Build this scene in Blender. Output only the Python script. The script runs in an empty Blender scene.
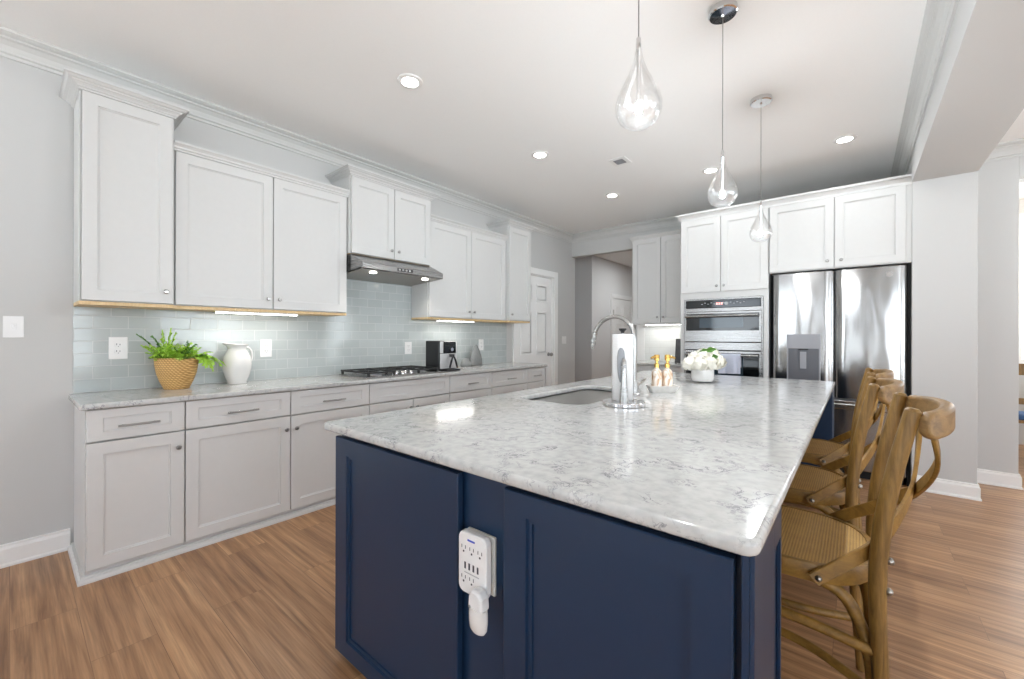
import bpy, bmesh, math, random
from mathutils import Vector, Matrix
random.seed(7)
S = bpy.context.scene
COL = S.collection
PI = math.pi

# ------------------------------------------------------------------ camera
cd = bpy.data.cameras.new('camera')
cam = bpy.data.objects.new('camera', cd); COL.objects.link(cam)
cd.sensor_width = 36.0; cd.sensor_fit = 'HORIZONTAL'
cd.lens = 416.15 / 1024 * 36.0
cd.shift_x = 0.0001; cd.shift_y = -3.55 / 1024
cd.clip_start = 0.02; cd.clip_end = 200
cam.matrix_world = (Matrix.Translation((3.6233, 0.0, 1.2623)) @ Matrix.Rotation(0.6924, 4, 'Z')
                    @ Matrix.Rotation(PI / 2, 4, 'X') @ Matrix.Rotation(0.0026, 4, 'Z'))
S.camera = cam

# ------------------------------------------------------------------ world, exposure
W = bpy.data.worlds.new('world'); S.world = W; W.use_nodes = True
wn = W.node_tree.nodes; wl = W.node_tree.links
bg = wn['Background']
sky = wn.new('ShaderNodeTexSky'); sky.sky_type = 'HOSEK_WILKIE'
sky.sun_direction = (0.55, 0.45, 0.7); sky.turbidity = 3.0; sky.ground_albedo = 0.5
mixw = wn.new('ShaderNodeMix'); mixw.data_type = 'RGBA'; mixw.inputs[0].default_value = 0.7
mixw.inputs[7].default_value = (0.57, 0.62, 0.70, 1)
wl.new(sky.outputs[0], mixw.inputs[6])
# added glow below the horizon lifts the ceiling, softer sky above it
wtc = wn.new('ShaderNodeTexCoord'); wsp = wn.new('ShaderNodeSeparateXYZ'); wl.new(wtc.outputs['Generated'], wsp.inputs[0])
wmr = wn.new('ShaderNodeMapRange'); wmr.inputs[1].default_value = -0.12; wmr.inputs[2].default_value = 0.12
wl.new(wsp.outputs['Z'], wmr.inputs[0])
wgr = wn.new('ShaderNodeMix'); wgr.data_type = 'RGBA'; wgr.inputs[6].default_value = (1.33, 1.46, 1.54, 1)
wl.new(wmr.outputs[0], wgr.inputs[0]); wl.new(mixw.outputs[2], wgr.inputs[7]); wl.new(wgr.outputs[2], bg.inputs[0])
bg.inputs[1].default_value = 7.6
S.view_settings.view_transform = 'Standard'; S.view_settings.look = 'None'
S.view_settings.gamma = 1.0; S.view_settings.use_curve_mapping = False
S.view_settings.exposure = 0.15
S.cycles.use_denoising = True
S.cycles.max_bounces = 10; S.cycles.diffuse_bounces = 6; S.cycles.glossy_bounces = 5
S.cycles.transparent_max_bounces = 12; S.cycles.transmission_bounces = 8
S.cycles.sample_clamp_indirect = 6.0
S.cycles.caustics_reflective = False; S.cycles.caustics_refractive = False

DOWN_W, HALL_W, PEND_W, LED_W = 1.9, 18.0, 18.5, 1.4
CEIL = 2.89

# ------------------------------------------------------------------ materials
def srgb(r, g, b):
    f = lambda c: (c / 255 / 12.92) if c / 255 <= 0.04045 else ((c / 255 + 0.055) / 1.055) ** 2.4
    return (f(r), f(g), f(b), 1)

def new_mat(name):
    m = bpy.data.materials.new(name); m.use_nodes = True
    nt = m.node_tree; b = nt.nodes['Principled BSDF']
    return m, nt, b

def plain(name, col, rough=0.5, metal=0.0, noise=0.02, scale=30.0, bump=0.0, coat=0.0, stretch=None):
    m, nt, b = new_mat(name)
    b.inputs['Roughness'].default_value = rough
    b.inputs['Metallic'].default_value = metal
    if coat: b.inputs['Coat Weight'].default_value = coat; b.inputs['Coat Roughness'].default_value = 0.1
    tc = nt.nodes.new('ShaderNodeTexCoord'); src = tc.outputs['Object']
    if stretch:
        mp = nt.nodes.new('ShaderNodeMapping'); mp.inputs['Scale'].default_value = stretch
        nt.links.new(src, mp.inputs[0]); src = mp.outputs[0]
    n = nt.nodes.new('ShaderNodeTexNoise'); n.inputs['Scale'].default_value = scale; n.inputs['Detail'].default_value = 3
    nt.links.new(src, n.inputs['Vector'])
    mx = nt.nodes.new('ShaderNodeMix'); mx.data_type = 'RGBA'
    mx.inputs[6].default_value = tuple(c * (1 - noise) for c in col[:3]) + (1,)
    mx.inputs[7].default_value = tuple(min(1, c * (1 + noise)) for c in col[:3]) + (1,)
    nt.links.new(n.outputs['Fac'], mx.inputs[0]); nt.links.new(mx.outputs[2], b.inputs['Base Color'])
    if bump:
        bp = nt.nodes.new('ShaderNodeBump'); bp.inputs['Strength'].default_value = bump; bp.inputs['Distance'].default_value = 0.004
        nt.links.new(n.outputs['Fac'], bp.inputs['Height']); nt.links.new(bp.outputs[0], b.inputs['Normal'])
    return m

def glow(name, col, strength):
    m, nt, b = new_mat(name)
    b.inputs['Base Color'].default_value = (0.9, 0.9, 0.9, 1)
    b.inputs['Emission Color'].default_value = col; b.inputs['Emission Strength'].default_value = strength
    return m

def ramp(nt, fac, stops):
    r = nt.nodes.new('ShaderNodeValToRGB')
    el = r.color_ramp.elements
    while len(el) < len(stops): el.new(0.5)
    for e, (p, c) in zip(el, stops): e.position = p; e.color = c
    nt.links.new(fac, r.inputs[0]); return r.outputs[0]

def quartz():
    m, nt, b = new_mat('veined quartz')
    tc = nt.nodes.new('ShaderNodeTexCoord')
    wob = nt.nodes.new('ShaderNodeTexNoise'); wob.inputs['Scale'].default_value = 8; wob.inputs['Detail'].default_value = 6
    nt.links.new(tc.outputs['Object'], wob.inputs['Vector'])
    vm = nt.nodes.new('ShaderNodeVectorMath'); vm.operation = 'MULTIPLY_ADD'
    vm.inputs[1].default_value = (0.22, 0.22, 0.22)
    nt.links.new(wob.outputs['Color'], vm.inputs[0]); nt.links.new(tc.outputs['Object'], vm.inputs[2])
    n1 = nt.nodes.new('ShaderNodeTexNoise'); n1.inputs['Scale'].default_value = 18; n1.inputs['Detail'].default_value = 9; n1.inputs['Roughness'].default_value = 0.62
    nt.links.new(vm.outputs[0], n1.inputs['Vector'])
    # thin veins: where the noise is near 0.5
    sub = nt.nodes.new('ShaderNodeMath'); sub.operation = 'SUBTRACT'; sub.inputs[1].default_value = 0.5
    ab = nt.nodes.new('ShaderNodeMath'); ab.operation = 'ABSOLUTE'
    nt.links.new(n1.outputs['Fac'], sub.inputs[0]); nt.links.new(sub.outputs[0], ab.inputs[0])
    vein = ramp(nt, ab.outputs[0], [(0.0, (1, 1, 1, 1)), (0.010, (0.5, 0.5, 0.5, 1)), (0.030, (0, 0, 0, 1))])
    n2 = nt.nodes.new('ShaderNodeTexNoise'); n2.inputs['Scale'].default_value = 10; n2.inputs['Detail'].default_value = 3
    nt.links.new(tc.outputs['Object'], n2.inputs['Vector'])
    msk = ramp(nt, n2.outputs['Fac'], [(0.46, (0, 0, 0, 1)), (0.64, (1, 1, 1, 1))])
    mm = nt.nodes.new('ShaderNodeMath'); mm.operation = 'MULTIPLY'
    nt.links.new(vein, mm.inputs[0]); nt.links.new(msk, mm.inputs[1])
    n3 = nt.nodes.new('ShaderNodeTexNoise'); n3.inputs['Scale'].default_value = 34; n3.inputs['Detail'].default_value = 6
    nt.links.new(tc.outputs['Object'], n3.inputs['Vector'])
    base = ramp(nt, n3.outputs['Fac'], [(0.30, srgb(178, 179, 178)), (0.62, srgb(196, 196, 194))])
    mx = nt.nodes.new('ShaderNodeMix'); mx.data_type = 'RGBA'
    mx.inputs[7].default_value = srgb(98, 98, 106)
    nt.links.new(mm.outputs[0], mx.inputs[0]); nt.links.new(base, mx.inputs[6])
    nt.links.new(mx.outputs[2], b.inputs['Base Color'])
    b.inputs['Roughness'].default_value = 0.12
    return m

def planks():
    m, nt, b = new_mat('wood plank floor')
    tc = nt.nodes.new('ShaderNodeTexCoord')
    bk = nt.nodes.new('ShaderNodeTexBrick')
    bk.offset = 0.37; bk.offset_frequency = 2; bk.squash = 1.0
    bk.inputs['Scale'].default_value = 1.0; bk.inputs['Mortar Size'].default_value = 0.0012
    bk.inputs['Mortar Smooth'].default_value = 0.2; bk.inputs['Bias'].default_value = 0.0
    bk.inputs['Brick Width'].default_value = 1.35; bk.inputs['Row Height'].default_value = 0.20
    bk.inputs['Color1'].default_value = (0.15, 0.15, 0.15, 1); bk.inputs['Color2'].default_value = (0.85, 0.85, 0.85, 1)
    bk.inputs['Mortar'].default_value = (0.5, 0.5, 0.5, 1)
    nt.links.new(tc.outputs['Object'], bk.inputs['Vector'])
    # each plank shifts the grain
    off = nt.nodes.new('ShaderNodeVectorMath'); off.operation = 'MULTIPLY_ADD'
    off.inputs[1].default_value = (7.0, 13.0, 5.0)
    nt.links.new(bk.outputs['Color'], off.inputs[0]); nt.links.new(tc.outputs['Object'], off.inputs[2])
    mp = nt.nodes.new('ShaderNodeMapping'); mp.inputs['Scale'].default_value = (0.55, 10.0, 1.0)
    nt.links.new(off.outputs[0], mp.inputs[0])
    g1 = nt.nodes.new('ShaderNodeTexNoise'); g1.inputs['Scale'].default_value = 1.7; g1.inputs['Detail'].default_value = 9; g1.inputs['Roughness'].default_value = 0.6
    g1.inputs['Distortion'].default_value = 1.1
    nt.links.new(mp.outputs[0], g1.inputs['Vector'])
    mp3 = nt.nodes.new('ShaderNodeMapping'); mp3.inputs['Scale'].default_value = (0.55, 5.0, 1.0)
    nt.links.new(off.outputs[0], mp3.inputs[0])
    wv = nt.nodes.new('ShaderNodeTexWave'); wv.wave_type = 'BANDS'; wv.bands_direction = 'Y'
    wv.inputs['Scale'].default_value = 1.1; wv.inputs['Distortion'].default_value = 14.0; wv.inputs['Detail'].default_value = 3.0; wv.inputs['Detail Scale'].default_value = 0.9
    nt.links.new(mp3.outputs[0], wv.inputs['Vector'])
    gm = nt.nodes.new('ShaderNodeMix'); gm.data_type = 'FLOAT'; gm.inputs[0].default_value = 0.13
    nt.links.new(g1.outputs['Fac'], gm.inputs[2]); nt.links.new(wv.outputs['Fac'], gm.inputs[3])
    col = ramp(nt, gm.outputs[0], [(0.25, srgb(128, 90, 60)), (0.47, srgb(174, 131, 93)), (0.72, srgb(206, 163, 122))])
    mp2 = nt.nodes.new('ShaderNodeMapping'); mp2.inputs['Scale'].default_value = (2, 75, 1)
    nt.links.new(off.outputs[0], mp2.inputs[0])
    g2 = nt.nodes.new('ShaderNodeTexNoise'); g2.inputs['Scale'].default_value = 2.2; g2.inputs['Detail'].default_value = 4
    nt.links.new(mp2.outputs[0], g2.inputs['Vector'])
    fine = ramp(nt, g2.outputs['Fac'], [(0.3, (0.74, 0.73, 0.72, 1)), (0.7, (1.10, 1.10, 1.10, 1))])
    m1 = nt.nodes.new('ShaderNodeMix'); m1.data_type = 'RGBA'; m1.blend_type = 'MULTIPLY'; m1.inputs[0].default_value = 1
    nt.links.new(col, m1.inputs[6]); nt.links.new(fine, m1.inputs[7])
    tone = ramp(nt, bk.outputs['Color'], [(0.1, (0.80, 0.77, 0.75, 1)), (0.9, (1.08, 1.09, 1.08, 1))])
    m2 = nt.nodes.new('ShaderNodeMix'); m2.data_type = 'RGBA'; m2.blend_type = 'MULTIPLY'; m2.inputs[0].default_value = 1
    nt.links.new(m1.outputs[2], m2.inputs[6]); nt.links.new(tone, m2.inputs[7])
    m3 = nt.nodes.new('ShaderNodeMix'); m3.data_type = 'RGBA'
    m3.inputs[7].default_value = srgb(92, 64, 44)
    mf = nt.nodes.new('ShaderNodeMath'); mf.operation = 'MULTIPLY'; mf.inputs[1].default_value = 0.6
    nt.links.new(bk.outputs['Fac'], mf.inputs[0])
    nt.links.new(mf.outputs[0], m3.inputs[0]); nt.links.new(m2.outputs[2], m3.inputs[6])
    nt.links.new(m3.outputs[2], b.inputs['Base Color'])
    b.inputs['Roughness'].default_value = 0.33
    bp = nt.nodes.new('ShaderNodeBump'); bp.inputs['Strength'].default_value = 0.12; bp.inputs['Distance'].default_value = 0.002
    nt.links.new(g2.outputs['Fac'], bp.inputs['Height']); nt.links.new(bp.outputs[0], b.inputs['Normal'])
    return m

def tiles(name, along, c1, c2, mortar, w=0.23, h=0.0766):
    """glazed subway tile laid in running bond; along = world axis the rows follow"""
    m, nt, b = new_mat(name)
    tc = nt.nodes.new('ShaderNodeTexCoord'); sp = nt.nodes.new('ShaderNodeSeparateXYZ'); cb = nt.nodes.new('ShaderNodeCombineXYZ')
    nt.links.new(tc.outputs['Object'], sp.inputs[0])
    nt.links.new(sp.outputs[along], cb.inputs[0]); nt.links.new(sp.outputs['Z'], cb.inputs[1])
    bk = nt.nodes.new('ShaderNodeTexBrick'); bk.offset = 0.5
    bk.inputs['Scale'].default_value = 1; bk.inputs['Mortar Size'].default_value = 0.0022; bk.inputs['Mortar Smooth'].default_value = 0.3
    bk.inputs['Brick Width'].default_value = w; bk.inputs['Row Height'].default_value = h
    bk.inputs['Color1'].default_value = c1; bk.inputs['Color2'].default_value = c2; bk.inputs['Mortar'].default_value = mortar
    nt.links.new(cb.outputs[0], bk.inputs['Vector'])
    nt.links.new(bk.outputs['Color'], b.inputs['Base Color'])
    rr = nt.nodes.new('ShaderNodeMapRange'); rr.inputs[3].default_value = 0.10; rr.inputs[4].default_value = 0.6
    nt.links.new(bk.outputs['Fac'], rr.inputs[0]); nt.links.new(rr.outputs[0], b.inputs['Roughness'])
    nz = nt.nodes.new('ShaderNodeTexNoise'); nz.inputs['Scale'].default_value = 9
    nt.links.new(tc.outputs['Object'], nz.inputs['Vector'])
    ad = nt.nodes.new('ShaderNodeMath'); ad.operation = 'MULTIPLY_ADD'; ad.inputs[1].default_value = 0.25
    iv = nt.nodes.new('ShaderNodeMath'); iv.operation = 'SUBTRACT'; iv.inputs[0].default_value = 1.0
    nt.links.new(bk.outputs['Fac'], iv.inputs[1])
    nt.links.new(nz.outputs['Fac'], ad.inputs[0]); nt.links.new(iv.outputs[0], ad.inputs[2])
    bp = nt.nodes.new('ShaderNodeBump'); bp.inputs['Strength'].default_value = 0.35; bp.inputs['Distance'].default_value = 0.002
    nt.links.new(ad.outputs[0], bp.inputs['Height']); nt.links.new(bp.outputs[0], b.inputs['Normal'])
    return m

def steel(name, col=(0.58, 0.58, 0.58, 1), rough=0.25, wavy=0.0, grain=(2, 2, 160)):
    m, nt, b = new_mat(name)
    b.inputs['Base Color'].default_value = col; b.inputs['Metallic'].default_value = 1.0
    tc = nt.nodes.new('ShaderNodeTexCoord'); mp = nt.nodes.new('ShaderNodeMapping'); mp.inputs['Scale'].default_value = grain
    n = nt.nodes.new('ShaderNodeTexNoise'); n.inputs['Scale'].default_value = 3; n.inputs['Detail'].default_value = 2
    nt.links.new(tc.outputs['Object'], mp.inputs[0]); nt.links.new(mp.outputs[0], n.inputs['Vector'])
    mr = nt.nodes.new('ShaderNodeMapRange'); mr.inputs[3].default_value = rough * 0.85; mr.inputs[4].default_value = rough * 1.15
    nt.links.new(n.outputs['Fac'], mr.inputs[0]); nt.links.new(mr.outputs[0], b.inputs['Roughness'])
    if wavy:
        mp2 = nt.nodes.new('ShaderNodeMapping'); mp2.inputs['Scale'].default_value = (5.0, 5.0, 1.6)
        w = nt.nodes.new('ShaderNodeTexNoise'); w.inputs['Scale'].default_value = 1.0; w.inputs['Detail'].default_value = 1
        nt.links.new(tc.outputs['Object'], mp2.inputs[0]); nt.links.new(mp2.outputs[0], w.inputs['Vector'])
        bp = nt.nodes.new('ShaderNodeBump'); bp.inputs['Strength'].default_value = wavy; bp.inputs['Distance'].default_value = 0.02
        nt.links.new(w.outputs['Fac'], bp.inputs['Height']); nt.links.new(bp.outputs[0], b.inputs['Normal'])
    return m

def timber(name, dark, light, stretch, rough=0.45):
    m, nt, b = new_mat(name)
    tc = nt.nodes.new('ShaderNodeTexCoord'); mp = nt.nodes.new('ShaderNodeMapping'); mp.inputs['Scale'].default_value = stretch
    n = nt.nodes.new('ShaderNodeTexNoise'); n.inputs['Scale'].default_value = 4; n.inputs['Detail'].default_value = 9; n.inputs['Roughness'].default_value = 0.66; n.inputs['Distortion'].default_value = 0.6
    nt.links.new(tc.outputs['Object'], mp.inputs[0]); nt.links.new(mp.outputs[0], n.inputs['Vector'])
    c = ramp(nt, n.outputs['Fac'], [(0.3, dark), (0.68, light)])
    nt.links.new(c, b.inputs['Base Color']); b.inputs['Roughness'].default_value = rough
    bp = nt.nodes.new('ShaderNodeBump'); bp.inputs['Strength'].default_value = 0.15; bp.inputs['Distance'].default_value = 0.002
    nt.links.new(n.outputs['Fac'], bp.inputs['Height']); nt.links.new(bp.outputs[0], b.inputs['Normal'])
    return m

def weave(name, dark, light, scale, rough=0.6, flat=True):
    """two crossing waves: cane or basket weave"""
    m, nt, b = new_mat(name)
    tc = nt.nodes.new('ShaderNodeTexCoord')
    outs = []
    for d in (('X', 'Y') if flat else ('DIAGONAL', 'Z')):
        w = nt.nodes.new('ShaderNodeTexWave'); w.wave_type = 'BANDS'; w.bands_direction = d
        w.inputs['Scale'].default_value = scale; w.inputs['Distortion'].default_value = 0.4; w.inputs['Detail'].default_value = 1
        nt.links.new(tc.outputs['Object'], w.inputs['Vector']); outs.append(w.outputs['Fac'])
    mu = nt.nodes.new('ShaderNodeMath'); mu.operation = 'MULTIPLY'
    nt.links.new(outs[0], mu.inputs[0]); nt.links.new(outs[1], mu.inputs[1])
    nz = nt.nodes.new('ShaderNodeTexNoise'); nz.inputs['Scale'].default_value = 14
    nt.links.new(tc.outputs['Object'], nz.inputs['Vector'])
    ad = nt.nodes.new('ShaderNodeMath'); ad.operation = 'MULTIPLY_ADD'; ad.inputs[1].default_value = 0.5
    nt.links.new(nz.outputs['Fac'], ad.inputs[0]); nt.links.new(mu.outputs[0], ad.inputs[2])
    c = ramp(nt, ad.outputs[0], [(0.15, dark), (0.85, light)])
    nt.links.new(c, b.inputs['Base Color']); b.inputs['Roughness'].default_value = rough
    bp = nt.nodes.new('ShaderNodeBump'); bp.inputs['Strength'].default_value = 0.5; bp.inputs['Distance'].default_value = 0.003
    nt.links.new(mu.outputs[0], bp.inputs['Height']); nt.links.new(bp.outputs[0], b.inputs['Normal'])
    return m

def clear_glass(name, tint=(1, 1, 1, 1), base=0.04, top=0.9, milky=0.0):
    m = bpy.data.materials.new(name); m.use_nodes = True; nt = m.node_tree; nt.nodes.clear()
    out = nt.nodes.new('ShaderNodeOutputMaterial'); mix = nt.nodes.new('ShaderNodeMixShader')
    tr = nt.nodes.new('ShaderNodeBsdfTransparent'); tr.inputs[0].default_value = tint
    gl = nt.nodes.new('ShaderNodeBsdfGlossy'); gl.inputs['Roughness'].default_value = 0.03
    lw = nt.nodes.new('ShaderNodeLayerWeight'); lw.inputs['Blend'].default_value = 0.35
    mr = nt.nodes.new('ShaderNodeMapRange'); mr.inputs[3].default_value = base; mr.inputs[4].default_value = top
    nt.links.new(lw.outputs['Facing'], mr.inputs[0]); nt.links.new(mr.outputs[0], mix.inputs[0])
    nt.links.new(tr.outputs[0], mix.inputs[1]); nt.links.new(gl.outputs[0], mix.inputs[2]); 
    if milky:                                      # fine seeds in the glass scatter a little light
        tl = nt.nodes.new('ShaderNodeBsdfTranslucent'); df = nt.nodes.new('ShaderNodeBsdfDiffuse'); ms = nt.nodes.new('ShaderNodeMixShader'); mz = nt.nodes.new('ShaderNodeMixShader')
        vo = nt.nodes.new('ShaderNodeTexVoronoi'); vo.inputs['Scale'].default_value = 60
        tcg = nt.nodes.new('ShaderNodeTexCoord'); nt.links.new(tcg.outputs['Object'], vo.inputs['Vector'])
        mg = nt.nodes.new('ShaderNodeMapRange'); mg.inputs[1].default_value = 0.0; mg.inputs[2].default_value = 0.6; mg.inputs[3].default_value = milky * 2.2; mg.inputs[4].default_value = milky * 0.3
        nt.links.new(vo.outputs['Distance'], mg.inputs[0])
        ms.inputs[0].default_value = 0.5; nt.links.new(tl.outputs[0], ms.inputs[1]); nt.links.new(df.outputs[0], ms.inputs[2])
        nt.links.new(mg.outputs[0], mz.inputs[0]); nt.links.new(mix.outputs[0], mz.inputs[1]); nt.links.new(ms.outputs[0], mz.inputs[2])
        nt.links.new(mz.outputs[0], out.inputs[0])
    else: nt.links.new(mix.outputs[0], out.inputs[0])
    return m

M = {}
M['wall'] = plain('greige wall paint', srgb(197, 197, 196), 0.7, bump=0.02, scale=180)
M['hallwall'] = plain('grey hall paint', srgb(224, 224, 224), 0.7, bump=0.02, scale=180)
M['ceiling'] = plain('ceiling paint', srgb(246, 246, 245), 0.85, bump=0.02, scale=160)
M['trim'] = plain('white trim enamel', srgb(236, 236, 235), 0.4)
M['crown'] = plain('white crown enamel', srgb(202, 202, 200), 0.45)
M['cab'] = plain('white cabinet enamel', srgb(206, 206, 205), 0.38)
M['base'] = plain('pale grey cabinet enamel', srgb(211, 210, 209), 0.38)
M['maple'] = timber('maple cabinet underside', srgb(214, 180, 128), srgb(232, 204, 158), (3, 20, 3))
M['navy'] = plain('navy cabinet enamel', srgb(24, 47, 74), 0.34, noise=0.04)
M['navyshade'] = plain('navy toe kick board', srgb(36, 48, 68), 0.5, noise=0.04)
M['quartz'] = quartz()
M['floor'] = planks()
M['tile'] = tiles('glazed glass tile', 'Y', srgb(172, 179, 179), srgb(181, 188, 188), srgb(196, 199, 198), 0.16)
M['bartile'] = tiles('white glazed tile', 'X', srgb(222, 225, 223), srgb(228, 230, 228), srgb(205, 206, 204), 0.30, 0.085)
M['steel'] = steel('brushed stainless', col=(0.31, 0.305, 0.30, 1), rough=0.27)
M['fridge'] = steel('fridge stainless', col=(0.37, 0.365, 0.36, 1), rough=0.16, wavy=0.42, grain=(120, 120, 2))
M['sinksteel'] = steel('sink stainless', col=(0.5, 0.49, 0.47, 1), rough=0.3, grain=(2, 2, 120))
M['hoodunder'] = plain('brushed hood underside', srgb(150, 146, 140), 0.35, noise=0.1, scale=60, stretch=(30, 1, 1))
M['chrome'] = steel('polished chrome', col=(0.75, 0.75, 0.76, 1), rough=0.08)
M['satin'] = steel('satin silver', col=(0.72, 0.72, 0.72, 1), rough=0.5)
M['nickel'] = steel('brushed nickel', col=(0.40, 0.395, 0.385, 1), rough=0.28)
M['gold'] = steel('brushed gold', col=(0.72, 0.46, 0.14, 1), rough=0.2)
M['bolt'] = steel('dark steel bolt', col=(0.35, 0.33, 0.30, 1), rough=0.35)
M['black'] = plain('black plastic', srgb(26, 26, 28), 0.35)
M['iron'] = plain('cast iron', srgb(38, 38, 38), 0.5, bump=0.2, scale=200)
M['ovenglass'] = plain('black oven glass', srgb(16, 18, 20), 0.06, noise=0.0)
M['ovenpane'] = plain('oven window pane', srgb(48, 62, 72), 0.08, noise=0.05)
M['gap'] = plain('gap shade and housing black', srgb(14, 14, 16), 0.7)
M['plastic'] = plain('white plastic', srgb(230, 230, 230), 0.3)
M['greyplastic'] = plain('grey plastic', srgb(140, 142, 146), 0.35)
M['oak'] = timber('waxed oak', srgb(92, 66, 28), srgb(152, 116, 58), (16, 16, 1.6))
M['oakbend'] = timber('bent oak', srgb(98, 70, 28), srgb(160, 121, 56), (4, 4, 6))
M['oakrail'] = timber('weathered oak rail', srgb(106, 80, 48), srgb(160, 126, 80), (10, 3, 10))
M['cane'] = weave('woven cane', srgb(148, 110, 54), srgb(206, 166, 96), 42)
M['basket'] = weave('woven basket', srgb(166, 122, 64), srgb(224, 184, 122), 26, flat=False)
M['ceramic'] = plain('white glazed ceramic', srgb(222, 221, 219), 0.15, noise=0.01)
M['paper'] = plain('white paper towel', srgb(230, 230, 230), 0.9, bump=0.3, scale=90)
M['marbleware'] = plain('carved pale stone', srgb(214, 212, 208), 0.5, noise=0.15, scale=40, bump=0.3)
M['greystone'] = plain('grey carved stone', srgb(128, 130, 130), 0.6, noise=0.25, scale=30, bump=0.3)
M['petal'] = plain('cream petals', srgb(234, 231, 220), 0.7, noise=0.05, scale=50)
M['stemgreen'] = plain('dark green leaf', srgb(78, 122, 44), 0.5, noise=0.3, scale=25)
M['fern'] = plain('bright fern green', srgb(158, 200, 66), 0.5, noise=0.35, scale=18)
M['towel'] = plain('pale blue dish towel', srgb(190, 195, 210), 0.95, noise=0.08, scale=120, bump=0.5)
M['lens'] = glow('downlight lens', (1.0, 0.97, 0.92, 1), 22.0)
M['bulb'] = glow('pendant led', (1.0, 0.97, 0.93, 1), 60.0)
M['ledbar'] = glow('led strip diffuser', (1.0, 0.98, 0.94, 1), 9.0)
M['hoodlamp'] = glow('hood lamp lens', (1.0, 0.96, 0.88, 1), 14.0)
M['warmbulb'] = glow('candle bulb', (1.0, 0.85, 0.6, 1), 40.0)
M['reddigit'] = glow('red clock digits', (1.0, 0.1, 0.06, 1), 1.6)
M['icon'] = plain('printed grey icons', srgb(170, 172, 175), 0.5)
M['blueprint'] = plain('printed blue mark', srgb(70, 90, 190), 0.5)
M['socket'] = plain('socket slots', srgb(60, 60, 70), 0.6)
M['ivory'] = plain('ivory wall plate', srgb(226, 224, 218), 0.4)
M['glass'] = clear_glass('pendant glass', base=0.03, top=0.6, milky=0.002)
M['pane'] = clear_glass('window glass', base=0.03, top=0.5)
M['dispenser'] = plain('grey dispenser plastic', srgb(150, 152, 158), 0.3)
M['bay'] = plain('shaded grey dispenser bay', srgb(92, 94, 100), 0.35)
M['blind'] = plain('pale blind slats', srgb(214, 222, 232), 0.6)
M['darkwood'] = timber('dark walnut', srgb(62, 42, 28), srgb(98, 70, 48), (6, 6, 2))
M['bluefab'] = plain('blue seat fabric', srgb(70, 98, 140), 0.9, noise=0.2, scale=60)
M['photo'] = plain('dark framed print', srgb(60, 62, 64), 0.4, noise=0.9, scale=14)

def soap_mat():
    m, nt, b = new_mat('marbled soap bottle')
    tc = nt.nodes.new('ShaderNodeTexCoord'); mp = nt.nodes.new('ShaderNodeMapping'); mp.inputs['Scale'].default_value = (26, 26, 9)
    n = nt.nodes.new('ShaderNodeTexNoise'); n.inputs['Scale'].default_value = 1.5; n.inputs['Detail'].default_value = 4; n.inputs['Distortion'].default_value = 1.5
    nt.links.new(tc.outputs['Object'], mp.inputs[0]); nt.links.new(mp.outputs[0], n.inputs['Vector'])
    c = ramp(nt, n.outputs['Fac'], [(0.36, srgb(186, 140, 96)), (0.5, srgb(236, 224, 208)), (0.7, srgb(246, 243, 238))])
    nt.links.new(c, b.inputs['Base Color']); b.inputs['Roughness'].default_value = 0.2
    return m
M['soap'] = soap_mat()

# ------------------------------------------------------------------ mesh helpers
class F:
    """a vertical face frame: a runs along u, b up, c out along the normal u x z"""
    def __init__(s, o, u):
        s.o = Vector(o); s.u = Vector(u); s.n = s.u.cross(Vector((0, 0, 1)))
    def __call__(s, a, b, c): return s.o + s.u * a + Vector((0, 0, b)) + s.n * c

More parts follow.
